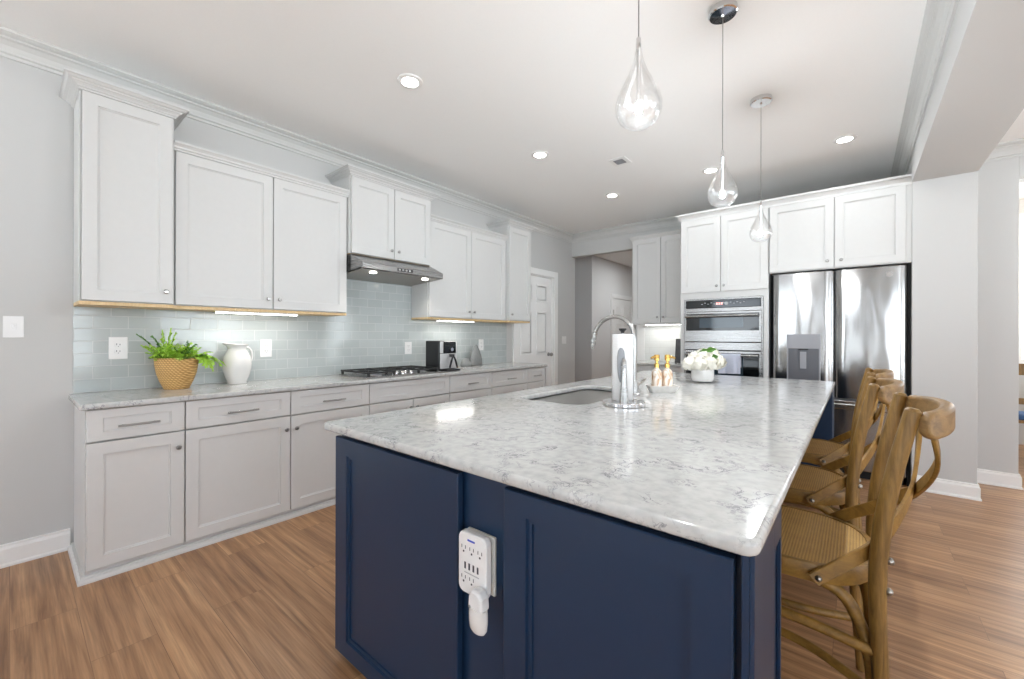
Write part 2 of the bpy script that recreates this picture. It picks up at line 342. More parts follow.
class MB:
    def __init__(s): s.bm = bmesh.new()
    def face(s, pts):
        vs = [s.bm.verts.new(p) for p in pts]
        s.bm.faces.new(vs); return s
    def box(s, x0, x1, y0, y1, z0, z1, M4=None):
        c = [Vector((x, y, z)) for z in (z0, z1) for y in (y0, y1) for x in (x0, x1)]
        if M4 is not None: c = [M4 @ p for p in c]
        v = [s.bm.verts.new(p) for p in c]
        for f in ((0, 2, 3, 1), (4, 5, 7, 6), (0, 1, 5, 4), (2, 6, 7, 3), (0, 4, 6, 2), (1, 3, 7, 5)):
            s.bm.faces.new([v[i] for i in f])
        return s
    def fbox(s, f, a0, a1, b0, b1, c0, c1):
        v = [s.bm.verts.new(f(a, b, c)) for c in (c0, c1) for b in (b0, b1) for a in (a0, a1)]
        for q in ((0, 2, 3, 1), (4, 5, 7, 6), (0, 1, 5, 4), (2, 6, 7, 3), (0, 4, 6, 2), (1, 3, 7, 5)):
            s.bm.faces.new([v[i] for i in q])
        return s
    def shaker(s, f, a0, a1, b0, b1, c0, t=0.02, rail=0.06, depth=0.012, lip=0.007, rb=None):
        rb = rb or rail
        def rect(i, j, c): return [s.bm.verts.new(f(*p)) for p in ((a0 + i, b0 + j, c), (a1 - i, b0 + j, c), (a1 - i, b1 - j, c), (a0 + i, b1 - j, c))]
        e = 0.0025
        back = rect(0, 0, c0); side = rect(0, 0, c0 + t - e); front = rect(e, e, c0 + t)
        inn = rect(rail, rb, c0 + t); st = rect(rail + 0.002, rb + 0.002, c0 + t - depth * 0.6)
        st2 = rect(rail + lip, rb + lip, c0 + t - depth * 0.6); pan = rect(rail + lip + 0.001, rb + lip + 0.001, c0 + t - depth)
        s.bm.faces.new(back); s.bm.faces.new(pan)
        rings = [back, side, front, inn, st, st2, pan]
        for p, q in zip(rings, rings[1:]):
            for i in range(4):
                j = (i + 1) % 4
                s.bm.faces.new((p[i], p[j], q[j], q[i]))
        return s
    def rings(s, rings, close=True, caps=True):
        vs = [[s.bm.verts.new(p) for p in r] for r in rings]
        n = len(vs[0])
        for a, b in zip(vs, vs[1:]):
            for i in range(n if close else n - 1):
                j = (i + 1) % n
                s.bm.faces.new((a[i], a[j], b[j], b[i]))
        if caps:
            s.bm.faces.new(vs[0]); s.bm.faces.new(vs[-1])
        return s
    def tube(s, pts, r, seg=10, caps=True):
        pts = [Vector(p) for p in pts]; n = len(pts)
        rs = r if isinstance(r, (list, tuple)) else [r] * n
        t0 = (pts[1] - pts[0]).normalized()
        ref = Vector((0, 0, 1)) if abs(t0.z) < 0.9 else Vector((1, 0, 0))
        u = t0.cross(ref).normalized(); out = []
        for i in range(n):
            t = (pts[min(i + 1, n - 1)] - pts[max(i - 1, 0)]).normalized()
            u = (u - t * u.dot(t)).normalized(); w = t.cross(u)
            out.append([pts[i] + (u * math.cos(2 * PI * k / seg) + w * math.sin(2 * PI * k / seg)) * rs[i] for k in range(seg)])
        return s.rings(out, caps=caps)
    def band(s, pts, wide, thick, up):
        """rectangular strip along pts; `wide` measured along `up` (vector or list of vectors)"""
        pts = [Vector(p) for p in pts]; n = len(pts); out = []
        for i in range(n):
            t = (pts[min(i + 1, n - 1)] - pts[max(i - 1, 0)]).normalized()
            h = Vector(up[i] if isinstance(up, list) else up); h = (h - t * h.dot(t)).normalized(); w = t.cross(h)
            W_ = wide[i] if isinstance(wide, (list, tuple)) else wide
            T = thick / 2; H = W_ / 2; e = min(T, H) * 0.45
            out.append([pts[i] + h * a + w * b for a, b in ((H, T - e), (H - e, T), (-H + e, T), (-H, T - e), (-H, -T + e), (-H + e, -T), (H - e, -T), (H, -T + e))])
        return s.rings(out)
    def lathe(s, prof, c=(0, 0, 0), seg=24, caps=True, sx=1.0, sy=1.0):
        c = Vector(c)
        return s.rings([[c + Vector((r * sx * math.cos(2 * PI * k / seg), r * sy * math.sin(2 * PI * k / seg), z)) for k in range(seg)] for r, z in prof], caps=caps)
    def cyl(s, a, b, r, seg=16, r2=None): return s.tube([a, b], [r, r2 or r], seg)
    def ball(s, c, r, seg=12, rings=8, sz=1.0):
        pr = [(max(r * math.sin(PI * i / rings), r * 0.02), -r * sz * math.cos(PI * i / rings)) for i in range(rings + 1)]
        return s.lathe(pr, c, seg)
    def prism(s, poly, z0, z1):
        return s.rings([[Vector((x, y, z)) for x, y in poly] for z in (z0, z1)])
    def fprism(s, f, poly, c0, c1):
        return s.rings([[f(a, b, c) for a, b in poly] for c in (c0, c1)])
    def molding(s, path, prof, closed=False):
        """sweep prof [(out, z)] along a horizontal path; `out` lies to the RIGHT of the direction of travel"""
        P = [Vector((p[0], p[1])) for p in path]; n = len(P); out = []
        nr = lambda d: Vector((d.y, -d.x))
        for i in range(n):
            d0 = (P[i] - P[i - 1]).normalized() if i > 0 or closed else None
            d1 = (P[(i + 1) % n] - P[i]).normalized() if i < n - 1 or closed else None
            n0 = nr(d0 or d1); n1 = nr(d1 or d0)
            mt = (n0 + n1).normalized(); k = 1 / max(0.3, mt.dot(n0))
            out.append([Vector((P[i].x + mt.x * k * o, P[i].y + mt.y * k * o, z)) for o, z in prof])
        return s.rings(out)
    def build(s, name, mat, parent=None, bevel=0.0, smooth=False, world=True, seg=2):
        bmesh.ops.recalc_face_normals(s.bm, faces=s.bm.faces)
        if smooth:
            for f in s.bm.faces: f.smooth = True
            for e in s.bm.edges:
                if len(e.link_faces) == 2 and e.calc_face_angle(0) > math.radians(38): e.smooth = False
        if parent is not None and world:
            bmesh.ops.translate(s.bm, verts=s.bm.verts, vec=-abs_loc(parent))
        me = bpy.data.meshes.new(name); s.bm.to_mesh(me); s.bm.free()
        me.materials.append(M[mat] if isinstance(mat, str) else mat)
        o = bpy.data.objects.new(name, me); COL.objects.link(o)
        if parent is not None: o.parent = parent
        if bevel:
            b = o.modifiers.new('bevel', 'BEVEL'); b.width = bevel; b.segments = seg; b.limit_method = 'ANGLE'; b.angle_limit = math.radians(40)
        return o

def abs_loc(o):
    v = Vector(o.location)
    while o.parent is not None: o = o.parent; v += o.location
    return v

def tag(o, label=None, cat=None, group=None, kind=None):
    if label: o['label'] = label
    if cat: o['category'] = cat
    if group: o['group'] = group
    if kind: o['kind'] = kind
    return o

def thing(name, label, cat, loc=(0, 0, 0), group=None):
    o = bpy.data.objects.new(name, None); COL.objects.link(o); o.location = loc; o.empty_display_size = 0.1
    return tag(o, label, cat, group)

def struct(mb, name, mat, bevel=0.0, parent=None, smooth=False):
    o = mb.build(name, mat, parent, bevel, smooth)
    if parent is None: o['kind'] = 'structure'
    return o

def copy_tree(o, parent=None):
    c = o.copy(); COL.objects.link(c)
    if parent is not None: c.parent = parent
    for ch in list(o.children): copy_tree(ch, c)
    return c

def lamp(name, kind, loc, power, parent=None, color=(1, 0.975, 0.94), rot=None, **kw):
    d = bpy.data.lights.new(name, kind); d.energy = power; d.color = color
    for k, v in kw.items(): setattr(d, k, v)
    o = bpy.data.objects.new(name, d); COL.objects.link(o)
    if parent is not None: o.parent = parent; loc = Vector(loc) - abs_loc(parent)
    o.location = loc
    if rot: o.rotation_euler = rot
    return o

def arc(c, r, a0, a1, n, plane='xz'):
    out = []
    for i in range(n + 1):
        a = a0 + (a1 - a0) * i / n
        p, q = r * math.cos(a), r * math.sin(a)
        out.append({'xz': (c[0] + p, c[1], c[2] + q), 'xy': (c[0] + p, c[1] + q, c[2]), 'yz': (c[0], c[1] + p, c[2] + q)}[plane])
    return out

def bez(p0, p1, p2, p3, n=12):
    p0, p1, p2, p3 = map(Vector, (p0, p1, p2, p3)); out = []
    for i in range(n + 1):
        t = i / n; u = 1 - t
        out.append(p0 * u ** 3 + p1 * 3 * u * u * t + p2 * 3 * u * t * t + p3 * t ** 3)
    return out

def smoothpath(pts, n=6):
    """Catmull-Rom through pts"""
    P = [Vector(p) for p in pts]; P = [P[0] * 2 - P[1]] + P + [P[-1] * 2 - P[-2]]; out = []
    for i in range(1, len(P) - 2):
        for k in range(n):
            t = k / n
            a, b, c, d = P[i - 1], P[i], P[i + 1], P[i + 2]
            out.append(0.5 * ((2 * b) + (c - a) * t + (2 * a - 5 * b + 4 * c - d) * t * t + (3 * b - a - 3 * c + d) * t ** 3))
    out.append(P[-2]); return out

def rrect(x0, x1, y0, y1, r, n=6):
    out = []
    for cx, cy, a in ((x1 - r, y0 + r, -PI / 2), (x1 - r, y1 - r, 0), (x0 + r, y1 - r, PI / 2), (x0 + r, y0 + r, PI)):
        for i in range(n + 1):
            t = a + PI / 2 * i / n
            out.append((cx + r * math.cos(t), cy + r * math.sin(t)))
    return out

def slab(name, outer, holes, z0, z1, mat, edge=0.007):
    """flat slab with rounded edges; outer and each hole = (x0, x1, y0, y1, corner radius)"""
    bm = bmesh.new(); prof = []
    for i in range(5):
        a = PI / 2 * i / 4
        prof.append((edge - edge * math.sin(a), z0 + edge - edge * math.cos(a)))
    prof += [(o, z0 + z1 - z) for o, z in reversed(prof)]
    tops, bots = [], []
    for k, (x0, x1, y0, y1, r) in enumerate([outer] + list(holes)):
        sg = 1 if k == 0 else -1
        rings = []
        for o, z in prof:
            o *= sg
            rings.append([bm.verts.new((x, y, z)) for x, y in rrect(x0 + o, x1 - o, y0 + o, y1 - o, max(0.002, r - o))])
        n = len(rings[0])
        for a, b in zip(rings, rings[1:]):
            for i in range(n):
                f = bm.faces.new((a[i], a[(i + 1) % n], b[(i + 1) % n], b[i])); f.smooth = True
        ed = lambda R: [bm.edges.get((R[i], R[(i + 1) % n])) for i in range(n)]
        bots += ed(rings[0]); tops += ed(rings[-1])
    for E_ in (tops, bots):
        bmesh.ops.triangle_fill(bm, use_beauty=True, use_dissolve=False, edges=E_, normal=(0, 0, 1))
    bmesh.ops.recalc_face_normals(bm, faces=bm.faces)
    me = bpy.data.meshes.new(name); bm.to_mesh(me); bm.free()
    me.materials.append(M[mat])
    o = bpy.data.objects.new(name, me); COL.objects.link(o)
    return o

# ================================================================== the room
YB = 5.82            # back wall face
XR, YR, YF = 9.4, -4.2, 9.4
YD = 7.6             # far wall of the dining room
struct(MB().box(-2.6, XR, YR, YF, -0.08, 0), 'floor', 'floor')
struct(MB().box(-0.14, XR, YR, 5.94, CEIL, CEIL + 0.1).box(4.2, XR, 5.94, YF, CEIL, CEIL + 0.1), 'ceiling', 'ceiling')
struct(MB().box(-2.6, 4.2, 5.94, YF, 2.78, 2.90), 'ceiling_hall', 'ceiling')
# left wall with the door opening
WX = 0.05            # left wall face
DY0, DY1, DZ = 4.415, 5.305, 2.15
struct(MB().box(-0.14, WX, YR, DY0, 0, CEIL).box(-0.14, WX, DY1, 5.94, 0, CEIL).box(-0.14, WX, DY0, DY1, DZ, CEIL), 'wall_left', 'wall', 0.002)
# back wall: header over the hall opening, then the solid part behind the coffee bar, oven and fridge
struct(MB().box(WX, 1.14, YB, 5.94, 2.545, CEIL).box(1.14, 4.2, YB, 5.94, 0, CEIL), 'wall_back', 'wall', 0.002)
struct(MB().box(3.974, 4.343, 4.79, YB, 0, CEIL), 'wall_pier', 'wall', 0.003)
struct(MB().box(3.972, 4.345, YR, 4.79, 2.55, CEIL), 'beam', 'wall', 0.003)
struct(MB().box(4.343, 4.662, 5.37, 5.50, 0, CEIL).box(4.662, 7.4, 5.37, 5.50, 2.58, CEIL).box(7.4, XR, 5.37, 5.50, 0, CEIL), 'wall_right', 'wall', 0.002)
struct(MB().box(4.20, 4.343, YB, YF, 0, CEIL), 'wall_dining_side', 'wall')
# hall beyond the header
struct(MB().box(-2.6, -0.20, 6.95, 7.07, 0, 2.78), 'wall_hall', 'hallwall')
struct(MB().box(-0.32, -0.20, 7.07, YF, 0, 2.78), 'wall_hall_far', 'hallwall')
struct(MB().box(-2.72, -2.6, 5.94, YF, 0, 2.78), 'wall_hall_end', 'hallwall')
struct(MB().box(-2.6, -0.14, 5.94, 6.10, 0, 2.78), 'wall_hall_near', 'hallwall')
struct(MB().box(-2.6, 4.2, YF, YF + 0.1, 0, 2.78), 'wall_hall_back', 'hallwall')

def wall_with_windows(name, axis, at, lo, hi, thick, wins, z0, z1):
    """wall along axis with window openings (list of (a0, a1))"""
    mb = MB(); cuts = [lo] + [c for w in wins for c in w] + [hi]
    def bx(a0, a1, b0, b1):
        if axis == 'x': mb.box(a0, a1, at, at + thick, b0, b1)
        else: mb.box(at, at + thick, a0, a1, b0, b1)
    for i in range(0, len(cuts), 2): bx(cuts[i], cuts[i + 1], 0, CEIL)
    for a0, a1 in wins:
        bx(a0, a1, 0, z0); bx(a0, a1, z1, CEIL)
    return struct(mb, name, 'wall')

def window(name, axis, at, a0, a1, z0, z1, pane=False, out=1):
    t = thing(name, None, None, ((a0 + a1) / 2, at, z0) if axis == 'x' else (at, (a0 + a1) / 2, z0)); t['kind'] = 'structure'
    def bx(mb, p0, p1, q0, q1, c0, c1):
        if axis == 'x': mb.box(p0, p1, at + c0, at + c1, q0, q1)
        else: mb.box(at + c0, at + c1, p0, p1, q0, q1)
    fr = MB(); w = 0.06
    bx(fr, a0, a0 + w, z0, z1, -.01, .08); bx(fr, a1 - w, a1, z0, z1, -.01, .08)
    bx(fr, a0 + w, a1 - w, z0, z0 + w, -.01, .08); bx(fr, a0 + w, a1 - w, z1 - w, z1, -.01, .08)
    m_ = (z0 + z1) / 2; bx(fr, a0 + w, a1 - w, m_ - .025, m_ + .025, 0, .07)
    fr.build('window_frame', 'trim', t)
    if pane:
        p = MB(); bx(p, a0 + w, a1 - w, z0 + w, z1 - w, .03, .036); p.build('window_pane', 'pane', t)
    return t

def portal(loc, rot, w, h):
    d = bpy.data.lights.new('daylight portal', 'AREA'); d.shape = 'RECTANGLE'; d.size = w; d.size_y = h
    d.cycles.is_portal = True
    o = bpy.data.objects.new('daylight portal', d); COL.objects.link(o); o.location = loc; o.rotation_euler = rot

rear = [(0.15, 1.55), (2.70, 3.05), (3.85, 4.15), (5.3, 8.3)]  # unseen windows, spaced and sized for the bright streaks they give the fridge
wall_with_windows('wall_rear', 'x', YR - 0.12, -0.14, XR, 0.12, rear, 0.25, 2.45)
for k, (a, b) in enumerate(rear):
    window('window_%d' % (k + 1), 'x', YR - 0.1, a, b, 0.25, 2.45)
    portal(((a + b) / 2, YR - 0.05, 1.35), (-PI / 2, 0, 0), b - a, 2.2)
side = [(-3.2, -1.4), (-0.6, 1.2), (2.2, 4.0), (5.9, 7.2)]
wall_with_windows('wall_far_right', 'y', XR, YR, YD + 0.12, 0.12, side, 0.45, 2.40)
for k, (a, b) in enumerate(side):
    window('window_%d' % (k + 5), 'y', XR + 0.02, a, b, 0.45, 2.40)
    portal((XR - 0.02, (a + b) / 2, 1.42), (0, -PI / 2, 0) if False else (0, PI / 2, 0), 1.95, b - a)
DW = (5.06, 6.9)
wall_with_windows('wall_dining', 'x', YD, 4.343, XR, 0.12, [DW], 0.95, 2.72)
window('window_9', 'x', YD + 0.02, DW[0], DW[1], 0.95, 2.72, pane=True)
portal(((DW[0] + DW[1]) / 2, YD - 0.03, 1.83), (-PI / 2, 0, 0), 1.84, 1.77)

# baseboards and crown
BASEP = [(0, 0), (0.022, 0), (0.022, 0.012), (0.016, 0.02), (0.016, 0.095), (0.010, 0.108), (0.010, 0.118), (0, 0.122)]
struct(MB().molding([(WX, 0.228), (WX, YR)], [(-o, z) for o, z in BASEP]), 'baseboard_left', 'trim')
struct(MB().molding([(WX, 5.94), (WX, 5.396)], [(-o, z) for o, z in BASEP]), 'baseboard_left_far', 'trim')
struct(MB().molding([(3.974, 4.79), (4.343, 4.79), (4.343, 5.37), (4.662, 5.37), (4.662, 5.5)], BASEP), 'baseboard_right', 'trim')
struct(MB().molding([(-1.2, 6.95), (-0.2, 6.95), (-0.2, 7.70)], BASEP), 'baseboard_hall', 'trim')
CR = [(0, 0), (0, -0.120), (0.012, -0.120), (0.012, -0.104), (0.022, -0.098), (0.022, -0.088), (0.032, -0.064), (0.050, -0.044), (0.062, -0.038), (0.062, -0.028), (0.078, -0.022), (0.092, -0.012), (0.092, 0)]
CRC = [(o, CEIL + z) for o, z in CR]
struct(MB().molding([(WX, YR), (WX, YB), (3.972, YB)], CRC), 'trim_1', 'crown')
struct(MB().molding([(3.972, YB), (3.972, YR)], CRC), 'trim_2', 'crown')
struct(MB().molding([(4.343, 5.37), (XR, 5.37)], CRC), 'trim_3', 'crown')

# door on the left wall, beyond the cabinets
d1 = thing('door_1', None, None, (WX, (DY0 + DY1) / 2, 0)); d1['kind'] = 'structure'
f = F((WX - 0.065, DY0 + 0.014, 0.008), (0, 1, 0)); dw = DY1 - DY0 - 0.028; dz = DZ - 0.022
mb = MB().fbox(f, 0, dw, 0, dz, 0, 0.03)
for a0, a1 in ((0.11, dw / 2 - 0.05), (dw / 2 + 0.05, dw - 0.11)):
    for b0, b1 in ((0.22, 0.85), (0.98, 1.62), (1.75, 2.02)):
        mb.shaker(f, a0, a1, b0, b1, 0.022, 0.014, 0.03, 0.010, 0.012)
mb.build('door_panel', 'trim', d1)
mb = MB()
for y0, y1 in ((DY0 - 0.09, DY0), (DY1, DY1 + 0.09)): mb.box(WX, WX + 0.022, y0, y1, 0, DZ + 0.09)
mb.box(WX, WX + 0.022, DY0, DY1, DZ, DZ + 0.09).box(-0.06, WX + 0.001, DY1 - 0.012, DY1 - 0.0005, 0, DZ - 0.012).box(-0.06, WX + 0.001, DY0 + 0.0005, DY0 + 0.012, 0, DZ - 0.012).box(-0.06, WX + 0.001, DY0 + 0.0005, DY1 - 0.0005, DZ - 0.012, DZ - 0.0005).box(WX - 0.08, WX - 0.066, DY1 - 0.03, DY1 - 0.012, 0, DZ - 0.012).box(WX - 0.08, WX - 0.066, DY0 + 0.012, DY1 - 0.012, DZ - 0.03, DZ - 0.012)
mb.build('door_casing', 'trim', d1, 0.004)
ky = DY1 - 0.085
kn = MB().cyl((WX - 0.036, ky, 0.985), (WX - 0.026, ky, 0.985), 0.028).cyl((WX - 0.026, ky, 0.985), (WX, ky, 0.985), 0.010).ball((WX + 0.020, ky, 0.985), 0.028)
kn.build('door_knob', 'nickel', d1, smooth=True)

# door in the hall
d2 = thing('door_2', None, None, (-0.20, 8.3, 0)); d2['kind'] = 'structure'
f = F((-0.200, 7.80, 0.008), (0, 1, 0))
mb = MB().fbox(f, 0, 0.88, 0, 2.02, 0, 0.012)
for a0, a1 in ((0.10, 0.41), (0.47, 0.78)):
    for b0, b1 in ((0.2, 0.8), (0.92, 1.52), (1.64, 1.9)): mb.shaker(f, a0, a1, b0, b1, 0.006, 0.013, 0.028, 0.009, 0.01)
mb.build('door_panel', 'trim', d2)
MB().fbox(f, -0.085, 0, 0, 2.115, 0, 0.026).fbox(f, 0.88, 0.965, 0, 2.115, 0, 0.026).fbox(f, 0, 0.88, 2.03, 2.115, 0, 0.026).build('door_casing', 'trim', d2, 0.003)
for z in (1.70, 0.3, 1.0): MB().cyl((-0.176, 7.81, z), (-0.176, 7.81, z + 0.10), 0.008).build('hinge', 'bolt', d2)

# glazed tile behind the counter
struct(MB().box(WX, WX + 0.009, 0.237, 4.185, 0.915, 1.93), 'wall_tile', 'tile')

# ================================================================== electrical plates
def plate(name, label, cat, f, w, h, kind, group=None):
    t = thing(name, label, cat, f(0, 0, 0), group)
    MB().fbox(f, -w / 2, w / 2, -h / 2, h / 2, 0, 0.006).build('wall_plate', 'plastic', t, 0.002)
    if kind == 'outlet':
        for b in (0.021, -0.021):
            r = MB().fprism(f, [(a, b + z) for a, z in rrect(-0.017, 0.017, -0.016, 0.016, 0.010)], 0.006, 0.009).build('receptacle', 'plastic', t, 0.001)
            MB().fbox(f, -0.009, -0.006, b - 0.003, b + 0.008, 0.009, 0.0095).fbox(f, 0.006, 0.009, b - 0.003, b + 0.006, 0.009, 0.0095).fbox(f, -0.002, 0.002, b - 0.012, b - 0.008, 0.009, 0.0095).build('slots', 'socket', r)
    else:
        MB().fbox(f, -0.010, 0.010, -0.018, 0.018, 0.006, 0.008).fbox(f, -0.004, 0.004, -0.002, 0.012, 0.008, 0.018).build('toggle', 'plastic', t, 0.001)
    return t
XF = (0, 1, 0)
plate('light_switch', 'white wall switch plate beside the tall upper cabinet at the bare wall', 'light switch', F((WX, 0.012, 1.306), XF), 0.075, 0.118, 'switch')
plate('wall_outlet', 'white duplex outlet in the tile beside the potted fern', 'outlet', F((WX + 0.009, 0.432, 1.180), XF), 0.088, 0.138, 'outlet')
plate('wall_outlet', 'white duplex outlet in the tile just past the white pitcher', 'outlet', F((WX + 0.009, 1.278, 1.160), XF), 0.085, 0.135, 'outlet')
plate('wall_outlet', 'white duplex outlet in the tile behind the black air fryer', 'outlet', F((WX + 0.009, 2.62, 1.135), XF), 0.085, 0.125, 'outlet')
plate('wall_outlet', 'white duplex outlet in the tile beyond the grey stone ornaments', 'outlet', F((WX + 0.009, 3.70, 1.152), XF), 0.085, 0.135, 'outlet')
plate('light_switch', 'white wall switch plate between the white door and the hall opening', 'light switch', F((WX, 5.60, 1.20), XF), 0.12, 0.118, 'switch')

# ================================================================== cabinets along the left wall
XD = 0.632          # base door faces
def knob(f, a, b, c, parent):
    p = f(a, b, c); n = f.n
    return MB().tube([p, p + n * 0.012, p + n * 0.016, p + n * 0.022, p + n * 0.027], [0.005, 0.005, 0.013, 0.014, 0.009], 14).build('knob', 'nickel', parent, smooth=True)
def bar_handle(f, a0, a1, b, c, parent):
    mb = MB()
    for a in (a0 + 0.02, a1 - 0.02): mb.tube([f(a, b, c), f(a, b, c + 0.028)], 0.004, 8)
    mb.tube([f(a0, b, c + 0.028), f(a1, b, c + 0.028)], 0.0055, 10)
    return mb.build('handle', 'nickel', parent, smooth=True)

joints = [0.223, 0.648, 1.2316, 1.8293, 2.6816, 3.2755, 3.8955, 4.272]
base_labels = ['base cabinet at the near end of the left counter under the potted fern',
               'base cabinet with drawer and one door under the white pitcher',
               'base cabinet just before the gas cooktop with its knob at the left of the door',
               'wide base cabinet under the gas cooktop with a plain false drawer front',
               'drawer base cabinet just past the cooktop under the air fryer',
               'drawer base cabinet under the grey stone ornaments',
               'narrow drawer base cabinet at the far end of the left counter by the white door']
for i, lb in enumerate(base_labels):
    y0, y1 = joints[i], joints[i + 1]
    t = thing('base_cabinet', lb, 'cabinet', (0.3, (y0 + y1) / 2, 0), 'base cabinets on the left wall')
    bb = MB().box(WX + 0.002, XD - 0.038, y0 + (0.020 if i == 0 else 0.0005), y1 - 0.0005, 0.055, 0.883).box(XD - 0.038, XD - 0.021, y0 + (0.020 if i == 0 else 0.0005), y1 - 0.0005, 0.055, 0.060)
    bb.box(WX + 0.002, 0.600, y0 + (0.020 if i == 0 else 0.0005), y1 - 0.0005, 0.0, 0.055)
    if i == 0: bb.box(XD - 0.038, XD - 0.021, y0 + 0.02, y0 + 0.0235, 0.06, 0.883)
    bb.build('body', 'base', t)
    f = F((XD - 0.02, y0, 0), XF); g = 0.006; w = y1 - y0
    a0 = 0.024 if i == 0 else g / 2; a1 = w - (0.02 if i == 6 else g / 2)
    dr = MB().shaker(f, a0, a1, 0.716, 0.878, 0, 0.02, 0.06, 0.008, 0.006, rb=0.045).build('drawer', 'base', t)
    if i != 3:
        hw = 0.085 if i < 4 else 0.07
        bar_handle(f, (a0 + a1) / 2 - hw, (a0 + a1) / 2 + hw, 0.786, 0.02, dr)
    if i == 3:
        m = (a0 + a1) / 2
        for b0, b1, kx in ((a0, m - g / 2, m - 0.035), (m + g / 2, a1, m + 0.035)):
            dd = MB().shaker(f, b0, b1, 0.062, 0.708, 0, 0.02, 0.062).build('door', 'base', t); knob(f, kx, 0.64, 0.02, dd)
    else:
        dd = MB().shaker(f, a0, a1, 0.062, 0.708, 0, 0.02, 0.062 if w > 0.38 else 0.05).build('door', 'base', t)
        kx = a0 + 0.03 if i in (2, 5) else a1 - 0.03
        knob(f, kx, 0.622, 0.02, dd)
# plinth moulding at the foot of the run
struct(MB().molding([(WX + 0.001, 0.2425), (0.6005, 0.2425), (0.6005, 4.273), (WX + 0.001, 4.273)], [(0, 0.0), (0.026, 0.0), (0.026, 0.012), (0.022, 0.022), (0.014, 0.026), (0.012, 0.034), (0, 0.034)]), 'trim_4', 'base')
ct = slab('countertop', (WX + 0.010, 0.660, 0.218, 4.285, 0.022), [], 0.8835, 0.9142, 'quartz')
tag(ct, 'white veined quartz countertop along the left wall under the upper cabinets', 'countertop')

# ---- upper cabinets
def crown_of(x, y0, y1, z, big, wrap0=True, wrap1=True, parent=None, mat='cab'):
    if big: pr = [(-0.02, z - 0.007), (0.004, z - 0.007), (0.004, z + 0.002), (0.012, z + 0.006), (0.012, z + 0.012), (0.022, z + 0.020), (0.030, z + 0.024), (0.030, z + 0.030), (0.044, z + 0.034), (0.052, z + 0.042), (0.060, z + 0.044), (0.060, z + 0.053), (-0.02, z + 0.053)]
    else: pr = [(-0.02, z - 0.007), (0.004, z - 0.007), (0.004, z + 0.004), (0.012, z + 0.010), (0.012, z + 0.020), (0.022, z + 0.030), (0.030, z + 0.036), (0.030, z + 0.048), (-0.02, z + 0.048)]
    path = ([(WX + 0.002, y0)] if wrap0 else []) + [(x, y0), (x, y1)] + ([(WX + 0.002, y1)] if wrap1 else [])
    return MB().molding(path, pr).build('crown', mat, parent)

def upper(name, label, y0, y1, xf, z0, z1, ndoor, knobs, big, w0, w1, rv=0.012, lightrail=0.02):
    t = thing(name, label, 'cabinet', ((WX + xf) / 2, (y0 + y1) / 2, z0), 'upper cabinets on the left wall')
    mb = MB().box(WX + 0.012, xf - 0.036, y0, y1, z0, z1).box(xf - 0.036, xf - 0.021, y0, y0 + rv - 0.003, z0, z1).box(xf - 0.036, xf - 0.021, y1 - rv + 0.003, y1, z0, z1).box(xf - 0.036, xf - 0.021, y0 + rv - 0.003, y1 - rv + 0.003, z1 - 0.005, z1)
    mb.build('body', 'cab', t)
    MB().box(WX + 0.012, xf - 0.021, y0, y1, z0 - lightrail, z0 - 0.0005).build('underside', 'maple', t)['label'] = 'pale maple underside panel'
    f = F((xf - 0.02, y0, 0), XF); w = y1 - y0
    n = ndoor; dw = (w - 2 * rv - (n - 1) * 0.006) / n
    for k in range(n):
        a0 = rv + k * (dw + 0.006)
        dd = MB().shaker(f, a0, a0 + dw, z0 + 0.004, z1 - 0.008, 0, 0.02, 0.062).build('door', 'cab', t)
        knob(f, a0 + dw - 0.035 if knobs[k] == 'r' else a0 + 0.035, z0 + 0.075, 0.02, dd)
    crown_of(xf + 0.0005, y0, y1, z1, big, w0, w1, t)
    return t
ZB, ZT, ZM = 1.45, 2.603, 2.425
XT, XM = 0.381, 0.338
upper('upper_cabinet', 'tall single-door upper cabinet at the near end above the potted fern', 0.238, 0.648, XT, ZB, ZT, 1, 'r', True, True, True, rv=0.009)
upper('upper_cabinet', 'lower-topped two-door upper cabinet above the white pitcher', 0.6485, 1.806, XM, ZB, ZM, 2, 'rl', False, False, False)
upper('upper_cabinet', 'short two-door upper cabinet above the steel range hood', 1.807, 2.66, XT, 1.952, ZT, 2, 'rl', True, True, True, lightrail=0.002)
upper('upper_cabinet', 'lower-topped two-door upper cabinet above the air fryer past the hood', 2.6605, 3.851, XM, ZB, ZM, 2, 'rl', False, False, False)
upper('upper_cabinet', 'narrow tall upper cabinet at the far end beside the white door', 3.852, 4.30, XT, ZB, ZT, 1, 'l', True, True, True)

def led(label, x0, x1, y0, y1, z, along):
    t = thing('under_cabinet_light', label, 'light', ((x0 + x1) / 2, (y0 + y1) / 2, z))
    MB().box(x0, x1, y0, y1, z - 0.010, z).build('housing', 'plastic', t)
    MB().box(x0 + 0.004, x1 - 0.004, y0 + 0.004, y1 - 0.004, z - 0.016, z - 0.0101).build('diffuser', 'ledbar', t)
    lamp('led light', 'AREA', ((x0 + x1) / 2, (y0 + y1) / 2, z - 0.02), LED_W, t, (1, 0.97, 0.92), shape='RECTANGLE', size=x1 - x0, size_y=y1 - y0)
led('lit white strip light under the cabinet above the pitcher', 0.255, 0.295, 0.89, 1.42, 1.4295, 'y')
led('lit white strip light under the cabinet above the air fryer', 0.255, 0.295, 2.83, 3.35, 1.4295, 'y')

